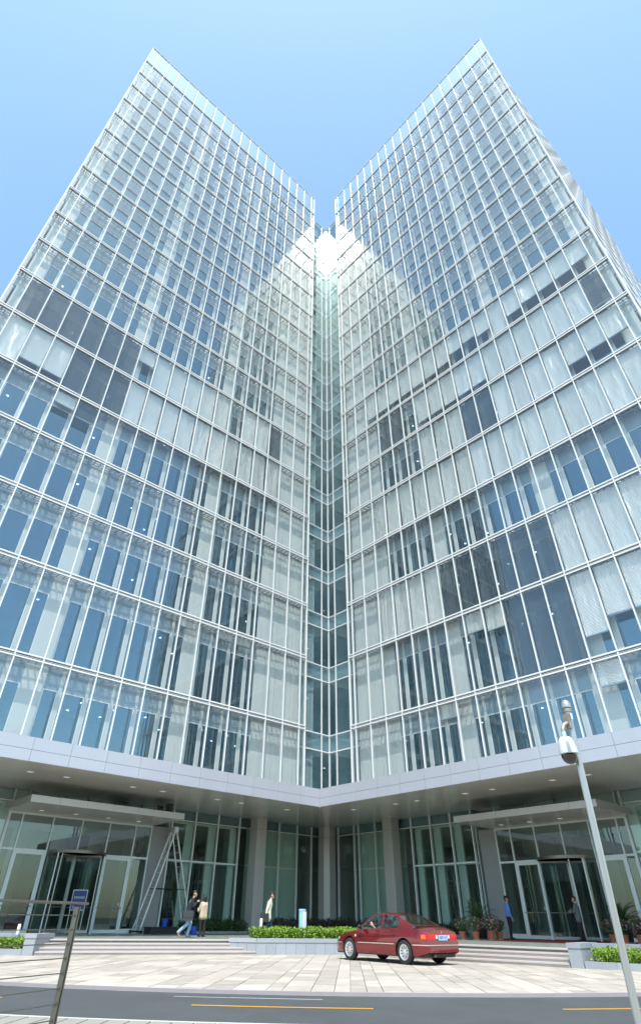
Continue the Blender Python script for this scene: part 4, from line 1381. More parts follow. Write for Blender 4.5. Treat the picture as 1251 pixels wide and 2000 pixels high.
def capsule(mb, p0, r0, p1, r1, seg=12):
    a, b_ = Vector(p0), Vector(p1)
    d = b_ - a
    if d.length < 1e-4: d = Vector((0, 0, 1e-3)); b_ = a + d
    d.normalize()
    path, rad = [], []
    for k in range(4):
        an = math.pi / 2 * (1 - k / 4)
        path.append(a - d * r0 * math.sin(an)); rad.append(max(0.002, r0 * math.cos(an)))
    path.append(a); rad.append(r0)
    path.append(b_); rad.append(r1)
    for k in range(1, 5):
        an = math.pi / 2 * k / 4
        path.append(b_ + d * r1 * math.sin(an)); rad.append(max(0.002, r1 * math.cos(an)))
    mb.tube(path, rad, seg)


def hand(parent, wrist, dirn, palm_n, side=1, curl=0.5, s=1.0):
    """palm, four unequal bent fingers and a thumb from the side of the palm"""
    d = Vector(dirn).normalized(); n = Vector(palm_n).normalized(); n = (n - d * n.dot(d)).normalized()
    w = d.cross(n) * side
    m_ = MB()
    o = Vector(wrist)
    for k in range(4):
        q = o + w * (0.027 - 0.018 * k) * s
        capsule(m_, q + d * 0.01 * s, 0.014 * s, q + d * 0.085 * s, 0.0125 * s, 8)
        ln = (0.07, 0.08, 0.075, 0.058)[k] * s
        p = q + d * 0.085 * s; dd = d.copy()
        for j in range(3):
            dd = (dd * math.cos(curl) + n * math.sin(curl)).normalized() if j else (dd * math.cos(curl * 0.6) + n * math.sin(curl * 0.6)).normalized()
            e = p + dd * ln * (0.45, 0.3, 0.25)[j]
            capsule(m_, p, (0.0095 - 0.001 * j) * s, e, (0.0088 - 0.001 * j) * s, 7)
            p = e
    t0 = o + w * 0.03 * s + d * 0.025 * s
    t1 = t0 + (w * 0.75 + d * 0.6 + n * 0.3).normalized() * 0.04 * s
    t2 = t1 + (w * 0.2 + d * 0.85 + n * 0.5).normalized() * 0.035 * s
    capsule(m_, t0, 0.0125 * s, t1, 0.0105 * s, 8); capsule(m_, t1, 0.0105 * s, t2, 0.009 * s, 8)
    m_.obj('hand', 'skin', parent, smooth=True)


def person(label, loc, heading, caps, tags, hands=(), head=None, face=True):
    """caps: limbs (p0,r0,p1,r1,tag) in a frame facing +x, +y to the person's left"""
    o = thing('person', label, 'person', loc, heading)
    m_ = MB()
    for p0, r0, p1, r1, tag in caps:
        capsule(m_, p0, r0, p1, r1, 12)
    me = bpy.data.meshes.new('tmp'); me.from_pydata(m_.v, [], m_.f)
    tmp = bpy.data.objects.new('tmp', me); COL.objects.link(tmp)
    md = tmp.modifiers.new('r', 'REMESH'); md.mode = 'VOXEL'; md.voxel_size = 0.0135
    sm = tmp.modifiers.new('s', 'SMOOTH'); sm.factor = 0.5; sm.iterations = 3
    dg = bpy.context.evaluated_depsgraph_get()
    body = bpy.data.meshes.new_from_object(tmp.evaluated_get(dg))
    bpy.data.objects.remove(tmp); bpy.data.meshes.remove(me)
    body.name = 'body'
    names = []
    for c in caps:
        if tags[c[4]] not in names: names.append(tags[c[4]])
    body.materials.clear()
    for n in names: body.materials.append(MATS[n])
    ctr = np.zeros(len(body.polygons) * 3); body.polygons.foreach_get('center', ctr)
    idx = sdf_tag(ctr.reshape(-1, 3), caps)
    body.polygons.foreach_set('material_index', [names.index(tags[caps[i][4]]) for i in idx])
    body.polygons.foreach_set('use_smooth', [True] * len(body.polygons))
    b_ = bpy.data.objects.new('body', body); COL.objects.link(b_); b_.parent = o
    for hd in hands: hand(o, *hd)
    if head and face:
        c, f = Vector(head[0]), Vector(head[1]).normalized()
        sd_ = Vector((0, 0, 1)).cross(f).normalized()
        for sg_ in (-1, 1):
            e = MB(); e.lathe([(0, -0.011), (0.009, -0.006), (0.011, 0), (0.009, 0.006), (0, 0.011)], 8, c + f * 0.078 + sd_ * 0.032 * sg_ + Vector((0, 0, 0.012)))
            e.obj('eye', 'hair', o)
        e = MB(); capsule(e, c + f * 0.083 + sd_ * 0.02 - Vector((0, 0, 0.055)), 0.005, c + f * 0.083 - sd_ * 0.02 - Vector((0, 0, 0.055)), 0.005, 6)
        e.obj('mouth', 'cloth_brown', o)
    return o


def head_caps(c, f, long_hair=False, cap=False):
    c = Vector(c); f = Vector(f).normalized(); up = Vector((0, 0, 1)); sd_ = up.cross(f).normalized()
    L_ = [(c - f * 0.012 + up * 0.028, 0.090, c - f * 0.02 + up * 0.03, 0.088, 'skin'),
          (c + f * 0.028 - up * 0.01, 0.068, c + f * 0.034 - up * 0.068, 0.047, 'skin'),
          (c + f * 0.088 - up * 0.004, 0.010, c + f * 0.104 - up * 0.026, 0.014, 'skin')]
    for sg_ in (-1, 1):
        L_.append((c + sd_ * 0.083 * sg_ + up * 0.01, 0.018, c + sd_ * 0.085 * sg_ - up * 0.02, 0.013, 'skin'))
    L_ += [(c - f * 0.028 + up * 0.055, 0.092, c + f * 0.018 + up * 0.072, 0.080, 'hair'), (c - f * 0.045 + up * 0.04, 0.080, c - f * 0.045 - up * 0.03, 0.062, 'hair')]
    if long_hair:
        L_ += [(c - f * 0.04 + up * 0.03, 0.098, c - f * 0.055 - up * 0.10, 0.085, 'hair'), (c + sd_ * 0.06, 0.05, c + sd_ * 0.06 - up * 0.10 - f * 0.02, 0.045, 'hair'), (c - sd_ * 0.06, 0.05, c - sd_ * 0.06 - up * 0.10 - f * 0.02, 0.045, 'hair')]
    return [(tuple(a), r0, tuple(b_), r1, t_) for a, r0, b_, r1, t_ in L_]


def build_pose(H, lean, kneeL, ankL, kneeR, ankR, elL, wrL, elR, wrR, hem=0.86, flare=0.15, nod=0.0, turn=0.0, long_hair=False, wide=1.0, sleeve='top'):
    """joints for a figure about 1.72 m tall, then scaled to H"""
    k = H / 1.72
    hip = Vector((0, 0, 0.90)); chest = Vector((lean * 0.36, 0, 1.26)); neck = Vector((lean * 0.55, 0, 1.43))
    C = []
    w_ = 0.075 * wide
    for sg_ in (-1, 1):
        C.append((hip + Vector((0, sg_ * w_, 0.04)), 0.105, chest + Vector((0, sg_ * w_, 0)), 0.118, 'top'))
        C.append((hip + Vector((0, sg_ * w_ * 1.1, hem - 0.90)), flare * 0.78, hip + Vector((lean * 0.1, sg_ * w_, 0.14)), 0.11, 'top'))
    C.append((chest + Vector((lean * 0.1, -0.15 * wide, 0.12)), 0.062, chest + Vector((lean * 0.1, 0.15 * wide, 0.12)), 0.062, 'top'))
    C.append((chest + Vector((0, 0, 0.05)), 0.12, neck + Vector((0, 0, -0.02)), 0.06, 'top'))
    C.append((neck, 0.052, neck + Vector((0.02 + nod * 0.04, 0, 0.09)), 0.050, 'skin'))
    f = Vector((math.cos(turn) * math.cos(nod), math.sin(turn) * math.cos(nod), -math.sin(nod)))
    hc = neck + Vector((0.035 + nod * 0.06, 0, 0.17 - nod * 0.02))
    C += head_caps(hc, f, long_hair)
    for sg_, kn, an in ((1, kneeL, ankL), (-1, kneeR, ankR)):
        h0 = hip + Vector((0, 0.085 * sg_, -0.02)); kn = Vector((kn[0], 0.095 * sg_, kn[1])); an_ = Vector((an[0], 0.10 * sg_, an[1]))
        C.append((h0, 0.098, kn, 0.068, 'leg')); C.append((kn, 0.066, an_, 0.054, 'leg'))
        tilt = an[2] if len(an) > 2 else 0.0
        toe = an_ + Vector((0.15 * math.cos(tilt), 0, -0.045 - 0.15 * math.sin(tilt))); heel = an_ + Vector((-0.04, 0, -0.045 + 0.05 * math.sin(tilt)))
        C.append((heel, 0.038, toe, 0.032, 'shoe')); C.append((an_, 0.045, an_ + Vector((0.03, 0, -0.03)), 0.04, 'shoe'))
    hands = []
    for sg_, el, wr in ((1, elL, wrL), (-1, elR, wrR)):
        sh = chest + Vector((lean * 0.1, 0.175 * sg_ * wide, 0.11)); el = Vector(el); wr = Vector(wr)
        C.append((sh, 0.060, el, 0.047, 'top')); C.append((el, 0.046, wr, 0.034, 'top' if sleeve == 'top' else 'skin'))
        d = (wr - el).normalized()
        C.append((wr, 0.028, wr + d * 0.03, 0.026, 'skin'))
        hands.append((tuple((wr + d * 0.02) * k), tuple(d), (0.6, -sg_ * 0.6, 0.2), sg_, 0.45, k))
    fat = {'top': 1.14, 'leg': 1.16, 'shoe': 1.1}
    caps = [(tuple(Vector(a) * k), r0 * k * fat.get(t_, 1.0), tuple(Vector(b_) * k), r1 * k * fat.get(t_, 1.0), t_) for a, r0, b_, r1, t_ in C]
    return caps, hands, (tuple(hc * k), tuple(f))


def heading(dx, dy):
    return math.atan2(dy, dx)


RIGHT = Vector((-0.742, 0.670)); AWAY = Vector((-0.664, -0.748))          # picture right, away from the viewer
zg = POD

# man in dark jacket, striding right with a shoulder bag
caps, hds, hd = build_pose(1.74, 0.30, (0.16, 0.52), (0.06, 0.10), (0.02, 0.50), (-0.34, 0.20, 1.0), (0.02, 0.27, 1.08), (0.05, 0.28, 0.84), (0.20, -0.22, 1.12), (0.34, -0.10, 1.28), hem=0.80, flare=0.15, nod=0.25)
hv = RIGHT * 0.98 + AWAY * 0.2
pm = (10.45, 1.55, zg)
person('man in a dark jacket and pale jeans striding past the ladder', pm, heading(hv.x, hv.y), caps, dict(top='cloth_navy', leg='cloth_denim', shoe='shoe_tan', skin='skin', hair='hair'), hds, hd)
bg = thing('shoulder_bag', 'large dark grey shoulder bag carried by the man in the dark jacket', 'bag', pm, heading(hv.x, hv.y))
# bag hangs on the side facing the viewer (the man's right)
MB().prism([(-0.22, -0.30), (0.23, -0.30), (0.24, -0.205), (-0.23, -0.205)], 0.62, 0.98).obj('body', 'bag_grey', bg)
MB().prism([(-0.225, -0.312), (0.235, -0.312), (0.235, -0.301), (-0.225, -0.301)], 0.74, 0.985).obj('flap', 'bag_grey', bg)
MB().tube([(-0.20, -0.25, 0.97), (-0.02, -0.215, 1.25), (0.13, -0.10, 1.47), (0.10, 0.02, 1.47)], 0.016, 6).obj('strap', 'black_plastic', bg)

# woman in a beige jacket close beside him
caps, hds, hd = build_pose(1.60, 0.06, (0.03, 0.50), (0.02, 0.09), (-0.02, 0.50), (-0.04, 0.09), (0.12, 0.24, 1.06), (0.32, 0.16, 1.14), (0.06, -0.24, 1.06), (0.24, -0.20, 1.00), hem=0.82, flare=0.165, nod=0.1, turn=0.4, long_hair=True, wide=0.92)
hv = AWAY * 0.75 - RIGHT * 0.65
person('woman in a beige jacket and black trousers beside the man in the dark jacket', (9.0, 0.6, zg), heading(hv.x, hv.y), caps, dict(top='cloth_beige', leg='cloth_black', shoe='black_plastic', skin='skin', hair='hair'), hds, hd)

# man in a cream jacket walking behind the hedge
caps, hds, hd = build_pose(1.72, 0.18, (0.14, 0.51), (0.16, 0.10), (0.0, 0.50), (-0.26, 0.17, 0.8), (-0.02, 0.26, 1.08), (0.10, 0.26, 0.86), (-0.06, -0.26, 1.06), (-0.10, -0.27, 0.82), hem=0.74, flare=0.175, nod=0.45)
hv = RIGHT * 0.97 + AWAY * 0.1
pw = (7.45, 3.65, zg)
person('man in a cream jacket walking right behind the long hedge', pw, heading(hv.x, hv.y), caps, dict(top='cloth_cream', leg='cloth_darkdenim', shoe='black_plastic', skin='skin', hair='hair'), hds, hd)
bg = thing('black_bag', 'black bag hanging at the side of the walking man in cream', 'bag', pw, heading(hv.x, hv.y))
MB().prism([(-0.36, -0.34), (0.04, -0.34), (0.04, -0.235), (-0.36, -0.235)], 0.60, 0.92).obj('body', 'black_mat', bg)
MB().tube([(-0.26, -0.285, 0.91), (-0.24, -0.285, 1.0), (-0.08, -0.285, 1.0), (-0.06, -0.285, 0.91)], 0.012, 6).obj('handle', 'black_plastic', bg)
MB().tube([(-0.33, -0.28, 0.90), (-0.12, -0.20, 1.22), (0.06, -0.06, 1.46)], 0.014, 6).obj('strap', 'black_plastic', bg)

# guard in blue shirt and cap
caps, hds, hd = build_pose(1.74, -0.02, (0.02, 0.50), (0.0, 0.09), (0.0, 0.50), (-0.03, 0.09), (0.0, 0.26, 1.08), (0.10, 0.25, 0.86), (0.0, -0.26, 1.08), (0.09, -0.25, 0.86), hem=0.93, flare=0.135)
hv = RIGHT * 0.95 - AWAY * 0.1
gd = person('guard in a blue shirt, black trousers and peaked cap by the right entrance', (-3.3, 9.6, zg + 0.012), heading(hv.x, hv.y), caps, dict(top='cloth_blue', leg='cloth_black', shoe='black_plastic', skin='skin', hair='hair'), hds, hd)
hc = Vector(hd[0]) + Vector((-0.01, 0, 0.075))
MB().lathe([(0, 0.085), (0.09, 0.083), (0.132, 0.06), (0.128, 0.045), (0.102, 0.03), (0.102, 0.0), (0.09, 0.0), (0, 0.02)], 20, hc).obj('cap', 'cloth_navy', gd, smooth=True)
MB().lathe([(0.095, 0.012), (0.155, -0.016), (0.156, -0.022), (0.095, 0.004)], 12, hc, a0=-0.9, a1=0.9).obj('visor', 'black_plastic', gd)
MB().prism([(0.118, -0.025), (0.135, -0.025), (0.135, 0.025), (0.118, 0.025)], 0.98, 1.38).obj('tie', 'cloth_black', gd)
MB().lathe([(0.132, 0.93), (0.15, 0.93), (0.15, 0.975), (0.132, 0.975)], 18).xform(Matrix.Diagonal((0.86, 1.15, 1, 1))).obj('belt', 'black_plastic', gd)

# man in grey with crossed arms facing the guard
caps, hds, hd = build_pose(1.73, 0.02, (0.02, 0.50), (0.03, 0.09), (-0.02, 0.50), (-0.06, 0.09), (0.12, 0.24, 1.08), (0.24, -0.06, 1.16), (0.12, -0.24, 1.06), (0.26, 0.05, 1.10), hem=0.80, flare=0.155)
hv = -RIGHT * 0.85 + AWAY * 0.5
person('man in a grey jacket with folded arms at the right revolving door', (-4.35, 12.75, zg + 0.012), heading(hv.x, hv.y), caps, dict(top='cloth_grey', leg='cloth_brown', shoe='black_plastic', skin='skin', hair='hair'), hds, hd)

# ------------------------------------------------------------------ the car
def interp(tab, x):
    xs = [p[0] for p in tab]; ys = [p[1] for p in tab]
    return float(np.interp(x, xs, ys))


def smooth_tab(tab, n=400, k=9):
    xs = np.linspace(tab[0][0], tab[-1][0], n)
    ys = np.interp(xs, [p[0] for p in tab], [p[1] for p in tab])
    for _ in range(3):
        ys = np.convolve(np.pad(ys, k, mode='edge'), np.ones(2 * k + 1) / (2 * k + 1), 'valid')
    return list(zip(xs, ys))


XF, XR, WR_ = 1.42, -1.36, 0.325
zc_t = smooth_tab([(-2.52, 0.90), (-2.40, 0.985), (-2.2, 1.01), (-1.7, 1.015), (-1.2, 0.99), (0.9, 0.93), (1.15, 0.915), (1.7, 0.85), (2.15, 0.765), (2.36, 0.69), (2.46, 0.60)], 400, 6)
zs_t = smooth_tab([(-2.52, 0.84), (-2.40, 0.90), (-2.1, 0.935), (-1.5, 0.94), (-0.5, 0.915), (0.8, 0.875), (1.3, 0.84), (1.8, 0.775), (2.2, 0.69), (2.46, 0.58)], 400, 6)
hw_t = smooth_tab([(-2.52, 0.74), (-2.42, 0.80), (-2.2, 0.865), (-1.6, 0.915), (0.0, 0.925), (1.2, 0.915), (1.8, 0.875), (2.2, 0.78), (2.38, 0.66), (2.46, 0.54)], 400, 6)


def arch(x):
    z = 0.235
    for xc in (XF, XR):
        d = abs(x - xc)
        if d < 0.395: z = max(z, WR_ + math.sqrt(0.395 ** 2 - d * d) - 0.01)
    if x > 2.0: z = max(z, 0.235 + (x - 2.0) * 0.05)
    if x < -2.0: z = max(z, 0.235 + (-2.0 - x) * 0.18)
    return z


def side_y(x, z):
    """half width of the lower body at a height"""
    zs = interp(zs_t, x); h = interp(hw_t, x)
    u = (z - 0.22) / (zs - 0.22)
    return h * (0.955 + 0.045 * math.sin(math.pi * min(1, max(0, u)) ** 0.9) - 0.045 * max(0, u - 0.75) / 0.25)


def endx(x, z):
    """bumpers bulge below, the lid face sits a little back"""
    if x < -2.2: x = x + 0.05 * min(1, max(0, (z - 0.60) / 0.06)) * ((-2.2 - x) / 0.32)
    if x < -1.76: x = -1.76 + (x + 1.76) * 0.76
    if x > 2.2: x = x - 0.10 * max(0, (z - 0.50)) * ((x - 2.2) / 0.26) * 2
    return x


car = thing('parked_car', 'dark red four-door saloon standing on the forecourt, seen from behind', 'car')
xs = sorted(set([round(v, 4) for v in list(np.arange(-2.52, 2.461, 0.04)) + [XF - .395, XF + .395, XR - .395, XR + .395] + [XF + .395 * math.cos(a) for a in np.linspace(0, math.pi, 25)] + [XR + .395 * math.cos(a) for a in np.linspace(0, math.pi, 25)] + [2.46]]))
NS, NT = 10, 8
rows = []
for x in xs:
    zb_, zs, zc = arch(x), interp(zs_t, x), interp(zc_t, x)
    r_ = []
    for i in range(NS + 1):
        z = zb_ + (zs - zb_) * i / NS
        r_.append((endx(x, z), side_y(x, z), z))
    ys = r_[-1][1]
    for i in range(1, NT + 1):
        u = i / NT
        y = ys * (1 - u)
        z = zs + (zc - zs) * math.sin(min(1, u * 1.35) * math.pi / 2)
        r_.append((endx(x, z), y, z))
    rows.append(r_)
DOORF, DOORR = (-0.22, 0.93), (-1.02, -0.23)
regs = {}


def addq(reg, q):
    regs.setdefault(reg, MB()).poly(q)


for a, (ra_, rb_) in enumerate(zip(rows, rows[1:])):
    xm = (xs[a] + xs[a + 1]) / 2
    for j in range(NS + NT):
        q = [ra_[j], rb_[j], rb_[j + 1], ra_[j + 1]]
        zmid = (ra_[j][2] + ra_[j + 1][2]) / 2
        if j >= NS and -1.62 < xm < 1.02 and j >= NS + 1: continue          # open under the cabin
        reg = 'body'
        if j < NS and zmid > 0.30:
            if DOORF[0] < xm < DOORF[1]: reg = 'doorF'
            elif DOORR[0] < xm < DOORR[1] and math.hypot(xm - XR, zmid - WR_) > 0.43: reg = 'doorR'
        if j >= NS and xm < -1.66 and xm > -2.36: reg = 'lid'
        if j >= NS and xm > 1.05 and xm < 2.2: reg = 'bonnet'
        addq(reg + ('' if reg in ('body', 'lid', 'bonnet') else 'L'), q[::-1])
        addq(reg + ('' if reg in ('body', 'lid', 'bonnet') else 'Rt'), [(p[0], -p[1], p[2]) for p in q])
for r_, fl in ((rows[0], False), (rows[-1], True)):                           # nose and tail faces
    ring_ = r_ + [(p[0], -p[1], p[2]) for p in r_[::-1][1:]]
    regs['body'].poly(ring_ if fl else ring_[::-1])


def weld(mb, name, mat, parent):
    o = mb.obj(name, mat, parent, smooth=True)
    bm = bmesh.new(); bm.from_mesh(o.data)
    bmesh.ops.remove_doubles(bm, verts=bm.verts, dist=0.0008)
    bm.to_mesh(o.data); bm.free()
    o.data.polygons.foreach_set('use_smooth', [True] * len(o.data.polygons))
    o.data.set_sharp_from_angle(angle=R(38))
    return o


weld(regs['body'], 'body', 'car_paint', car)
weld(regs['lid'], 'boot_lid', 'car_paint', car)
weld(regs['bonnet'], 'bonnet', 'car_paint', car)
doors = {}
for k in ('doorFL', 'doorRL', 'doorFRt', 'doorRRt'):
    doors[k] = weld(regs[k], 'door', 'car_paint', car)
# cabin
zr_t = smooth_tab([(-1.72, 1.015), (-1.62, 1.04), (-0.92, 1.345), (-0.6, 1.405), (-0.15, 1.425), (0.2, 1.40), (0.36, 1.36), (1.0, 0.99), (1.1, 0.935)], 400, 5)
greg = {}
gx = list(np.arange(-1.72, 1.1001, 0.03))
grow = []
for x in gx:
    zr, zb_ = interp(zr_t, x), interp(zs_t, x)
    hgt = max(0.0, zr - zb_)
    yb = side_y(x, zb_) - 0.035
    yr = yb - 0.47 * min(0.30, 0.30 * hgt / 0.5) - 0.10 * min(1, hgt / 0.5)
    r_ = []
    zedge = zb_ + hgt * 0.93
    for i in range(11):
        u = i / 10
        r_.append((x, yb + (yr - yb) * (u ** 1.15), zb_ + (zedge - zb_) * u))
    for i in range(1, 9):
        u = i / 8
        r_.append((x, yr * (1 - u), zedge + (zr - zedge) * math.sin(min(1, u * 1.3) * math.pi / 2)))
    grow.append(r_)
for a, (ra_, rb_) in enumerate(zip(grow, grow[1:])):
    xm = (gx[a] + gx[a + 1]) / 2
    zr, zb_ = interp(zr_t, xm), interp(zs_t, xm)
    for j in range(18):
        q = [ra_[j], rb_[j], rb_[j + 1], ra_[j + 1]]
        zm = sum(p[2] for p in q) / 4; ym = sum(p[1] for p in q) / 4
        reg = 'pillars'
        if j < 10:
            lim = zr - 0.085 - (0.04 if xm < -0.85 else 0.0)
            if zm > zb_ + 0.035 and zm < lim:
                if -0.16 < xm < 0.92: reg = 'winF'
                elif -1.06 < xm < -0.24: reg = 'winR'
        else:
            if j >= 11:
                if xm > 0.36 and xm < 1.03: reg = 'windscreen'
                elif xm < -0.86 and xm > -1.60: reg = 'rearscreen'
        for sg_ in (1, -1):
            nm = reg + ('' if reg in ('pillars', 'windscreen', 'rearscreen') else ('L' if sg_ > 0 else 'R'))
            qq = [(p[0], p[1] * sg_, p[2]) for p in q]
            greg.setdefault(nm, MB()).poly(qq[::-1] if sg_ > 0 else qq)
weld(greg['pillars'], 'roof', 'car_paint', car)
weld(greg['windscreen'], 'windscreen', 'car_glass', car)
weld(greg['rearscreen'], 'rear_window', 'car_glass', car)
for nm, dk in (('winFL', 'doorFL'), ('winFR', 'doorFRt'), ('winRL', 'doorRL'), ('winRR', 'doorRRt')):
    weld(greg[nm], 'door_window', 'car_glass', doors[dk])


def ribbon(path, z0, z1, outw, name, mat, parent, th=0.014):
    """strip that follows the body: path of (x, side) samples, side = +1 left, -1 right, or (x, y) for the tail"""
    m_ = MB()
    P3 = [(p[0], p[1]) for p in path]
    for (xa, ya), (xb, yb) in zip(P3, P3[1:]):
        d = Vector((xb - xa, yb - ya)); 
        if d.length < 1e-6: continue
        d.normalize(); n = Vector((d.y, -d.x)) * outw
        m_.prism([(xa + n.x * th, ya + n.y * th), (xb + n.x * th, yb + n.y * th), (xb - n.x * 0.012, yb - n.y * 0.012), (xa - n.x * 0.012, ya - n.y * 0.012)], z0, z1)
    return m_.obj(name, mat, parent)


def sidepath(x0, x1, z, sg_, n=14):
    return [(endx(x, z), side_y(x, z) * sg_) for x in np.linspace(x0, x1, n)]


def tailpath(z, sg_=0, n=10, x0=-2.15):
    left = [(endx(x, z), side_y(x, z)) for x in np.linspace(x0, -2.515, n)]
    xe = left[-1][0]
    if sg_ == 0:
        return left + [(xe - 0.012, y) for y in np.linspace(left[-1][1] - 0.06, -left[-1][1] + 0.06, 8)] + [(p[0], -p[1]) for p in left[::-1]]
    return left


for sg_ in (1, -1):
    d = doors['doorFL' if sg_ > 0 else 'doorFRt']
    ribbon(sidepath(0.93, -0.21, 0.53, sg_), 0.52, 0.545, -sg_, 'trim_strip', 'strip', d)
    d2 = doors['doorRL' if sg_ > 0 else 'doorRRt']
    ribbon(sidepath(-0.24, -0.93, 0.53, sg_), 0.52, 0.545, -sg_, 'trim_strip', 'strip', d2)
    ribbon(sidepath(2.3, 1.86, 0.53, sg_), 0.50, 0.52, -sg_, 'trim_strip', 'strip', car)
    for xx in (0.93, -0.225, -1.02):
        m_ = MB()
        zz = np.linspace(0.31 if xx > -1 else 0.62, interp(zs_t, xx) - 0.01, 9)
        for za, zb2 in zip(zz, zz[1:]):
            m_.poly([(xx - 0.005, (side_y(xx, za) + 0.0015) * sg_, za), (xx + 0.005, (side_y(xx, za) + 0.0015) * sg_, za), (xx + 0.005, (side_y(xx, zb2) + 0.0015) * sg_, zb2), (xx - 0.005, (side_y(xx, zb2) + 0.0015) * sg_, zb2)])
        m_.obj('door_seam', 'joint', car)
    for xx, dk in ((-0.08, d), (-0.86, d2)):
        y = side_y(xx, 0.80) * sg_
        MB().box(xx - 0.10, y - 0.004, 0.775, xx + 0.10, y + 0.022 * sg_, 0.815).obj('door_handle', 'car_paint', dk)
        MB().box(xx - 0.075, y + 0.023 * sg_, 0.785, xx + 0.075, y + 0.025 * sg_, 0.80).obj('handle_recess', 'joint', dk)
    mm = MB(); capsule(mm, (0.74, 0.95 * sg_, 0.985), 0.065, (0.70, 1.04 * sg_, 0.985), 0.055, 12); mm.tube([(0.80, 0.85 * sg_, 0.93), (0.74, 0.96 * sg_, 0.97)], 0.03, 8)
    mm.obj('wing_mirror', 'black_plastic', car, smooth=True)
    # head lamp and side marker
    ribbon([(endx(x, 0.63), side_y(x, 0.63) * sg_) for x in np.linspace(2.12, 2.40, 8)], 0.585, 0.665, sg_, 'headlight', 'lamp_white', car)
    y = side_y(1.02, 0.70) * sg_
    MB().lathe([(0, 0.0), (0.035, 0.0), (0.03, 0.012), (0, 0.014)], 14, (0, 0, 0)).xform(Matrix.Translation((1.06, y, 0.72)) @ Matrix.Rotation(R(-90 * sg_), 4, 'X')).obj('side_marker', 'lamp_white', car)
ribbon(tailpath(0.50, 0, 10, -1.78), 0.515, 0.54, 1, 'trim_strip', 'strip', car)
tl = ribbon(tailpath(0.745, 0, 9, -2.24), 0.675, 0.815, 1, 'tail_light', 'tail_red', car, 0.02)
for sg_ in (1, -1):
    p_ = [(endx(x, 0.745), side_y(x, 0.745) * sg_) for x in np.linspace(-2.26, -2.44, 8)]
    ribbon(p_, 0.69, 0.80, sg_, 'turn_signal', 'tail_amber', tl, 0.026)
xe = endx(-2.52, 0.75) - 0.034
MB().box(xe - 0.008, 0.265, 0.70, xe + 0.012, 0.335, 0.79).obj('reversing_light', 'lamp_white', tl)
MB().box(xe - 0.008, -0.335, 0.70, xe + 0.012, -0.265, 0.79).obj('reversing_light', 'lamp_white', tl)
MB().box(xe - 0.004, -0.255, 0.655, xe + 0.02, 0.255, 0.805).obj('plate_recess', 'joint', car)
npl = MB().box(xe - 0.014, -0.22, 0.655, xe - 0.005, 0.22, 0.795).obj('number_plate', 'plate', car)
gl = MB(); rs = random.Random(4)
for i in range(6):
    y0 = 0.185 - i * 0.066
    for k in range(3):
        zz = 0.685 + k * 0.036 + rs.uniform(-0.004, 0.004)
        gl.box(xe - 0.0165, y0, zz, xe - 0.0145, y0 - rs.uniform(0.025, 0.045), zz + 0.014)
    gl.box(xe - 0.0165, y0 - rs.uniform(0.0, 0.025), 0.68, xe - 0.0145, y0 - rs.uniform(0.03, 0.042), 0.77)
gl.obj('plate_characters', 'plate_ink', npl)
m_ = MB(); m_.lathe([(0.0, 0), (0.022, 0), (0.03, 0.004), (0.022, 0.008), (0, 0.008)], 14)
m_.xform(Matrix.Translation((endx(-2.5, 0.87) - 0.012, 0, 0.865)) @ Matrix.Rotation(R(-90), 4, 'Y')); m_.obj('badge', 'chrome', car)
for y in (0.62, -0.62):
    MB().box(xe + 0.05, y - 0.10, 0.845, xe + 0.056, y + 0.10, 0.866).obj('script_badge', 'strip', car)
# underside, wheel wells, exhaust
MB().box(-2.18, -0.74, 0.20, 2.25, 0.74, 0.30).obj('underbody', 'joint', car)
for xw in (XF, XR):
    m_ = MB()
    m_.lathe([(0.40, -0.86), (0.40, 0.86)], 24, (xw, 0, WR_), a0=0, a1=math.pi, axis='y')
    m_.box(xw - 0.39, -0.60, 0.25, xw + 0.39, 0.60, 0.70)
    m_.obj('wheel_well', 'joint', car)
MB().tube([(-2.1, 0.42, 0.26), (-2.34, 0.44, 0.25)], 0.033, 10).obj('exhaust', 'steel_dull', car)


def wheel(x, sg_):
    o = MB()
    o.lathe([(0.20, -0.10), (0.29, -0.108), (0.318, -0.09), (0.325, -0.05), (0.325, 0.05), (0.318, 0.09), (0.29, 0.108), (0.20, 0.10)], 36, (0, 0, 0), axis='y', caps=False)
    w_ = o.obj('wheel', 'rubber', car, smooth=True)
    w_.location = (x, 0.80 * sg_, WR_)
    s = sg_
    MB().lathe([(0, 0.088 * s), (0.05, 0.095 * s), (0.07, 0.085 * s), (0.165, 0.088 * s), (0.195, 0.100 * s), (0.215, 0.104 * s), (0.218, 0.095 * s)], 36, axis='y', caps=False).obj('rim', 'rim', w_, smooth=True)
    for i in range(10):
        a = i * math.pi / 5
        sl = MB().box(-0.017, 0.0, 0.095, 0.017, 0.006, 0.165)
        for v in range(8):
            p = sl.v[v]
            wd = 0.65 + 0.5 * (p[2] - 0.095) / 0.07
            sl.v[v] = (p[0] * wd, (0.0885 + p[1] * 0.5) * s, p[2])
        sl.xform(Matrix.Rotation(a, 4, 'Y')).obj('rim_slot', 'joint', w_)
    MB().lathe([(0, 0.098 * s), (0.03, 0.097 * s), (0.034, 0.092 * s)], 14, axis='y', caps=False).obj('hub_cap', 'chrome', w_, smooth=True)


for x in (XF, XR):
    for sg_ in (1, -1): wheel(x, sg_)


# cabin fittings
def seat(x, y, label=None):
    MB().box(x - 0.24, y - 0.24, 0.36, x + 0.26, y + 0.24, 0.54).box(x - 0.34, y - 0.23, 0.50, x - 0.20, y + 0.23, 1.02).box(x - 0.35, y - 0.12, 1.05, x - 0.26, y + 0.12, 1.20).obj('seat', 'seat_cloth', car)


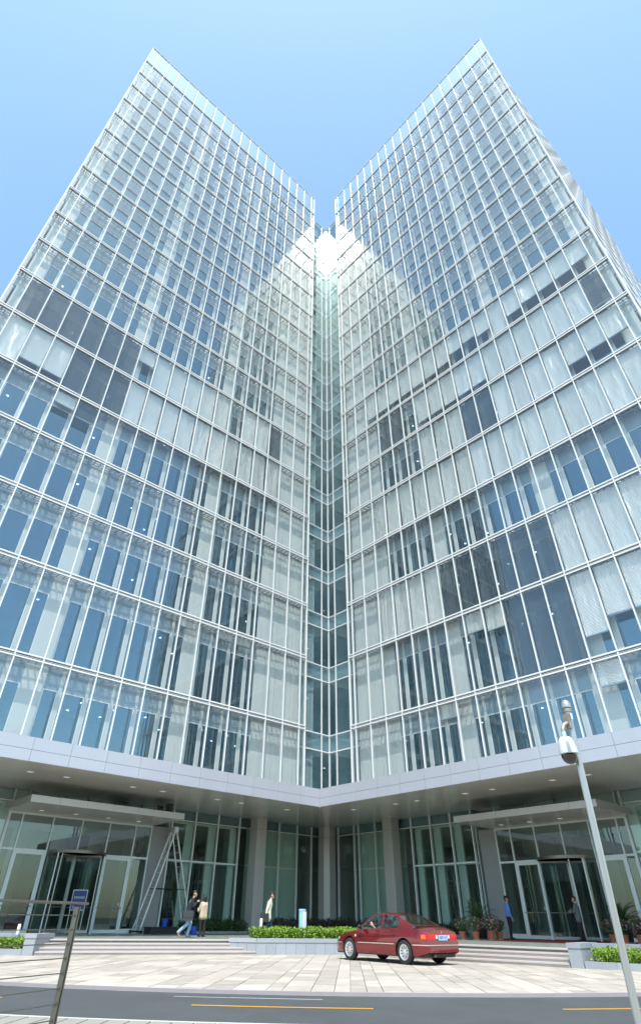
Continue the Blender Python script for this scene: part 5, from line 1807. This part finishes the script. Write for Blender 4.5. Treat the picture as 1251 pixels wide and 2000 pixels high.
for y in (0.38, -0.38): seat(0.05, y)
MB().box(-1.05, -0.62, 0.36, -0.55, 0.62, 0.54).box(-1.18, -0.62, 0.50, -1.03, 0.62, 1.0).obj('rear_seat', 'seat_cloth', car)
MB().box(-1.64, -0.70, 0.90, -1.15, 0.70, 0.955).obj('parcel_shelf', 'seat_cloth', car)
MB().box(0.70, -0.70, 0.55, 1.05, 0.70, 0.93).obj('dashboard', 'black_plastic', car)
MB().lathe([(0.17, -0.012), (0.182, 0.0), (0.17, 0.012), (0.158, 0.0), (0.17, -0.012)], 20).xform(Matrix.Translation((0.56, 0.38, 0.90)) @ Matrix.Rotation(R(62), 4, 'Y')).obj('steering_wheel', 'black_plastic', car)
MB().box(0.30, -0.07, 1.28, 0.335, 0.12, 1.345).obj('rear_view_mirror', 'black_plastic', car)
MB().box(-1.35, 0.28, 0.957, -1.12, 0.52, 1.06).obj('tissue_box', 'tissue_box', car)
car_yaw = math.atan2(10.46 - 13.11, 8.86 - 9.02) 
mid = Vector(((8.86 + 9.02) / 2, (10.46 + 13.11) / 2))
fwd = Vector((math.cos(car_yaw), math.sin(car_yaw))); lft = Vector((-fwd.y, fwd.x))
ctr = mid - lft * 0.86 - fwd * 0.03
car.location = (ctr.x, ctr.y, 0.0)
car.rotation_euler = (0, 0, car_yaw)
# driver
dc = [((0.02, 0.38, 0.60), 0.14, (-0.04, 0.38, 0.95), 0.15, 'top'), ((-0.06, 0.20, 1.0), 0.06, (-0.06, 0.56, 1.0), 0.06, 'top'), ((-0.05, 0.38, 1.0), 0.06, (-0.02, 0.38, 1.10), 0.05, 'skin'),
      ((-0.05, 0.58, 0.98), 0.055, (0.12, 0.70, 0.86), 0.045, 'top'), ((0.12, 0.70, 0.86), 0.045, (0.30, 0.72, 1.02), 0.036, 'skin'), ((-0.05, 0.20, 0.98), 0.055, (0.18, 0.16, 0.78), 0.045, 'top'), ((0.18, 0.16, 0.78), 0.042, (0.44, 0.28, 0.94), 0.032, 'skin'),
      ((0.05, 0.30, 0.58), 0.09, (0.48, 0.28, 0.60), 0.07, 'leg'), ((0.05, 0.48, 0.58), 0.09, (0.48, 0.50, 0.60), 0.07, 'leg'), ((0.48, 0.28, 0.60), 0.06, (0.66, 0.30, 0.36), 0.05, 'leg'), ((0.48, 0.50, 0.60), 0.06, (0.66, 0.48, 0.36), 0.05, 'leg')]
dc += head_caps((0.0, 0.38, 1.19), (1, 0, 0))
person('driver sitting in the red car with a hand at the open window', (ctr.x, ctr.y, 0.0), car_yaw, dc, dict(top='cloth_grey', leg='cloth_black', skin='skin', hair='hair'), [((0.30, 0.72, 1.02), (0.5, 0.0, 0.85), (0.8, -0.3, -0.2), 1, 0.5, 1.0), ((0.44, 0.28, 0.94), (0.7, 0.3, 0.4), (0.2, 0.2, -0.8), -1, 0.7, 1.0)], ((0.0, 0.38, 1.19), (1, 0, 0)))
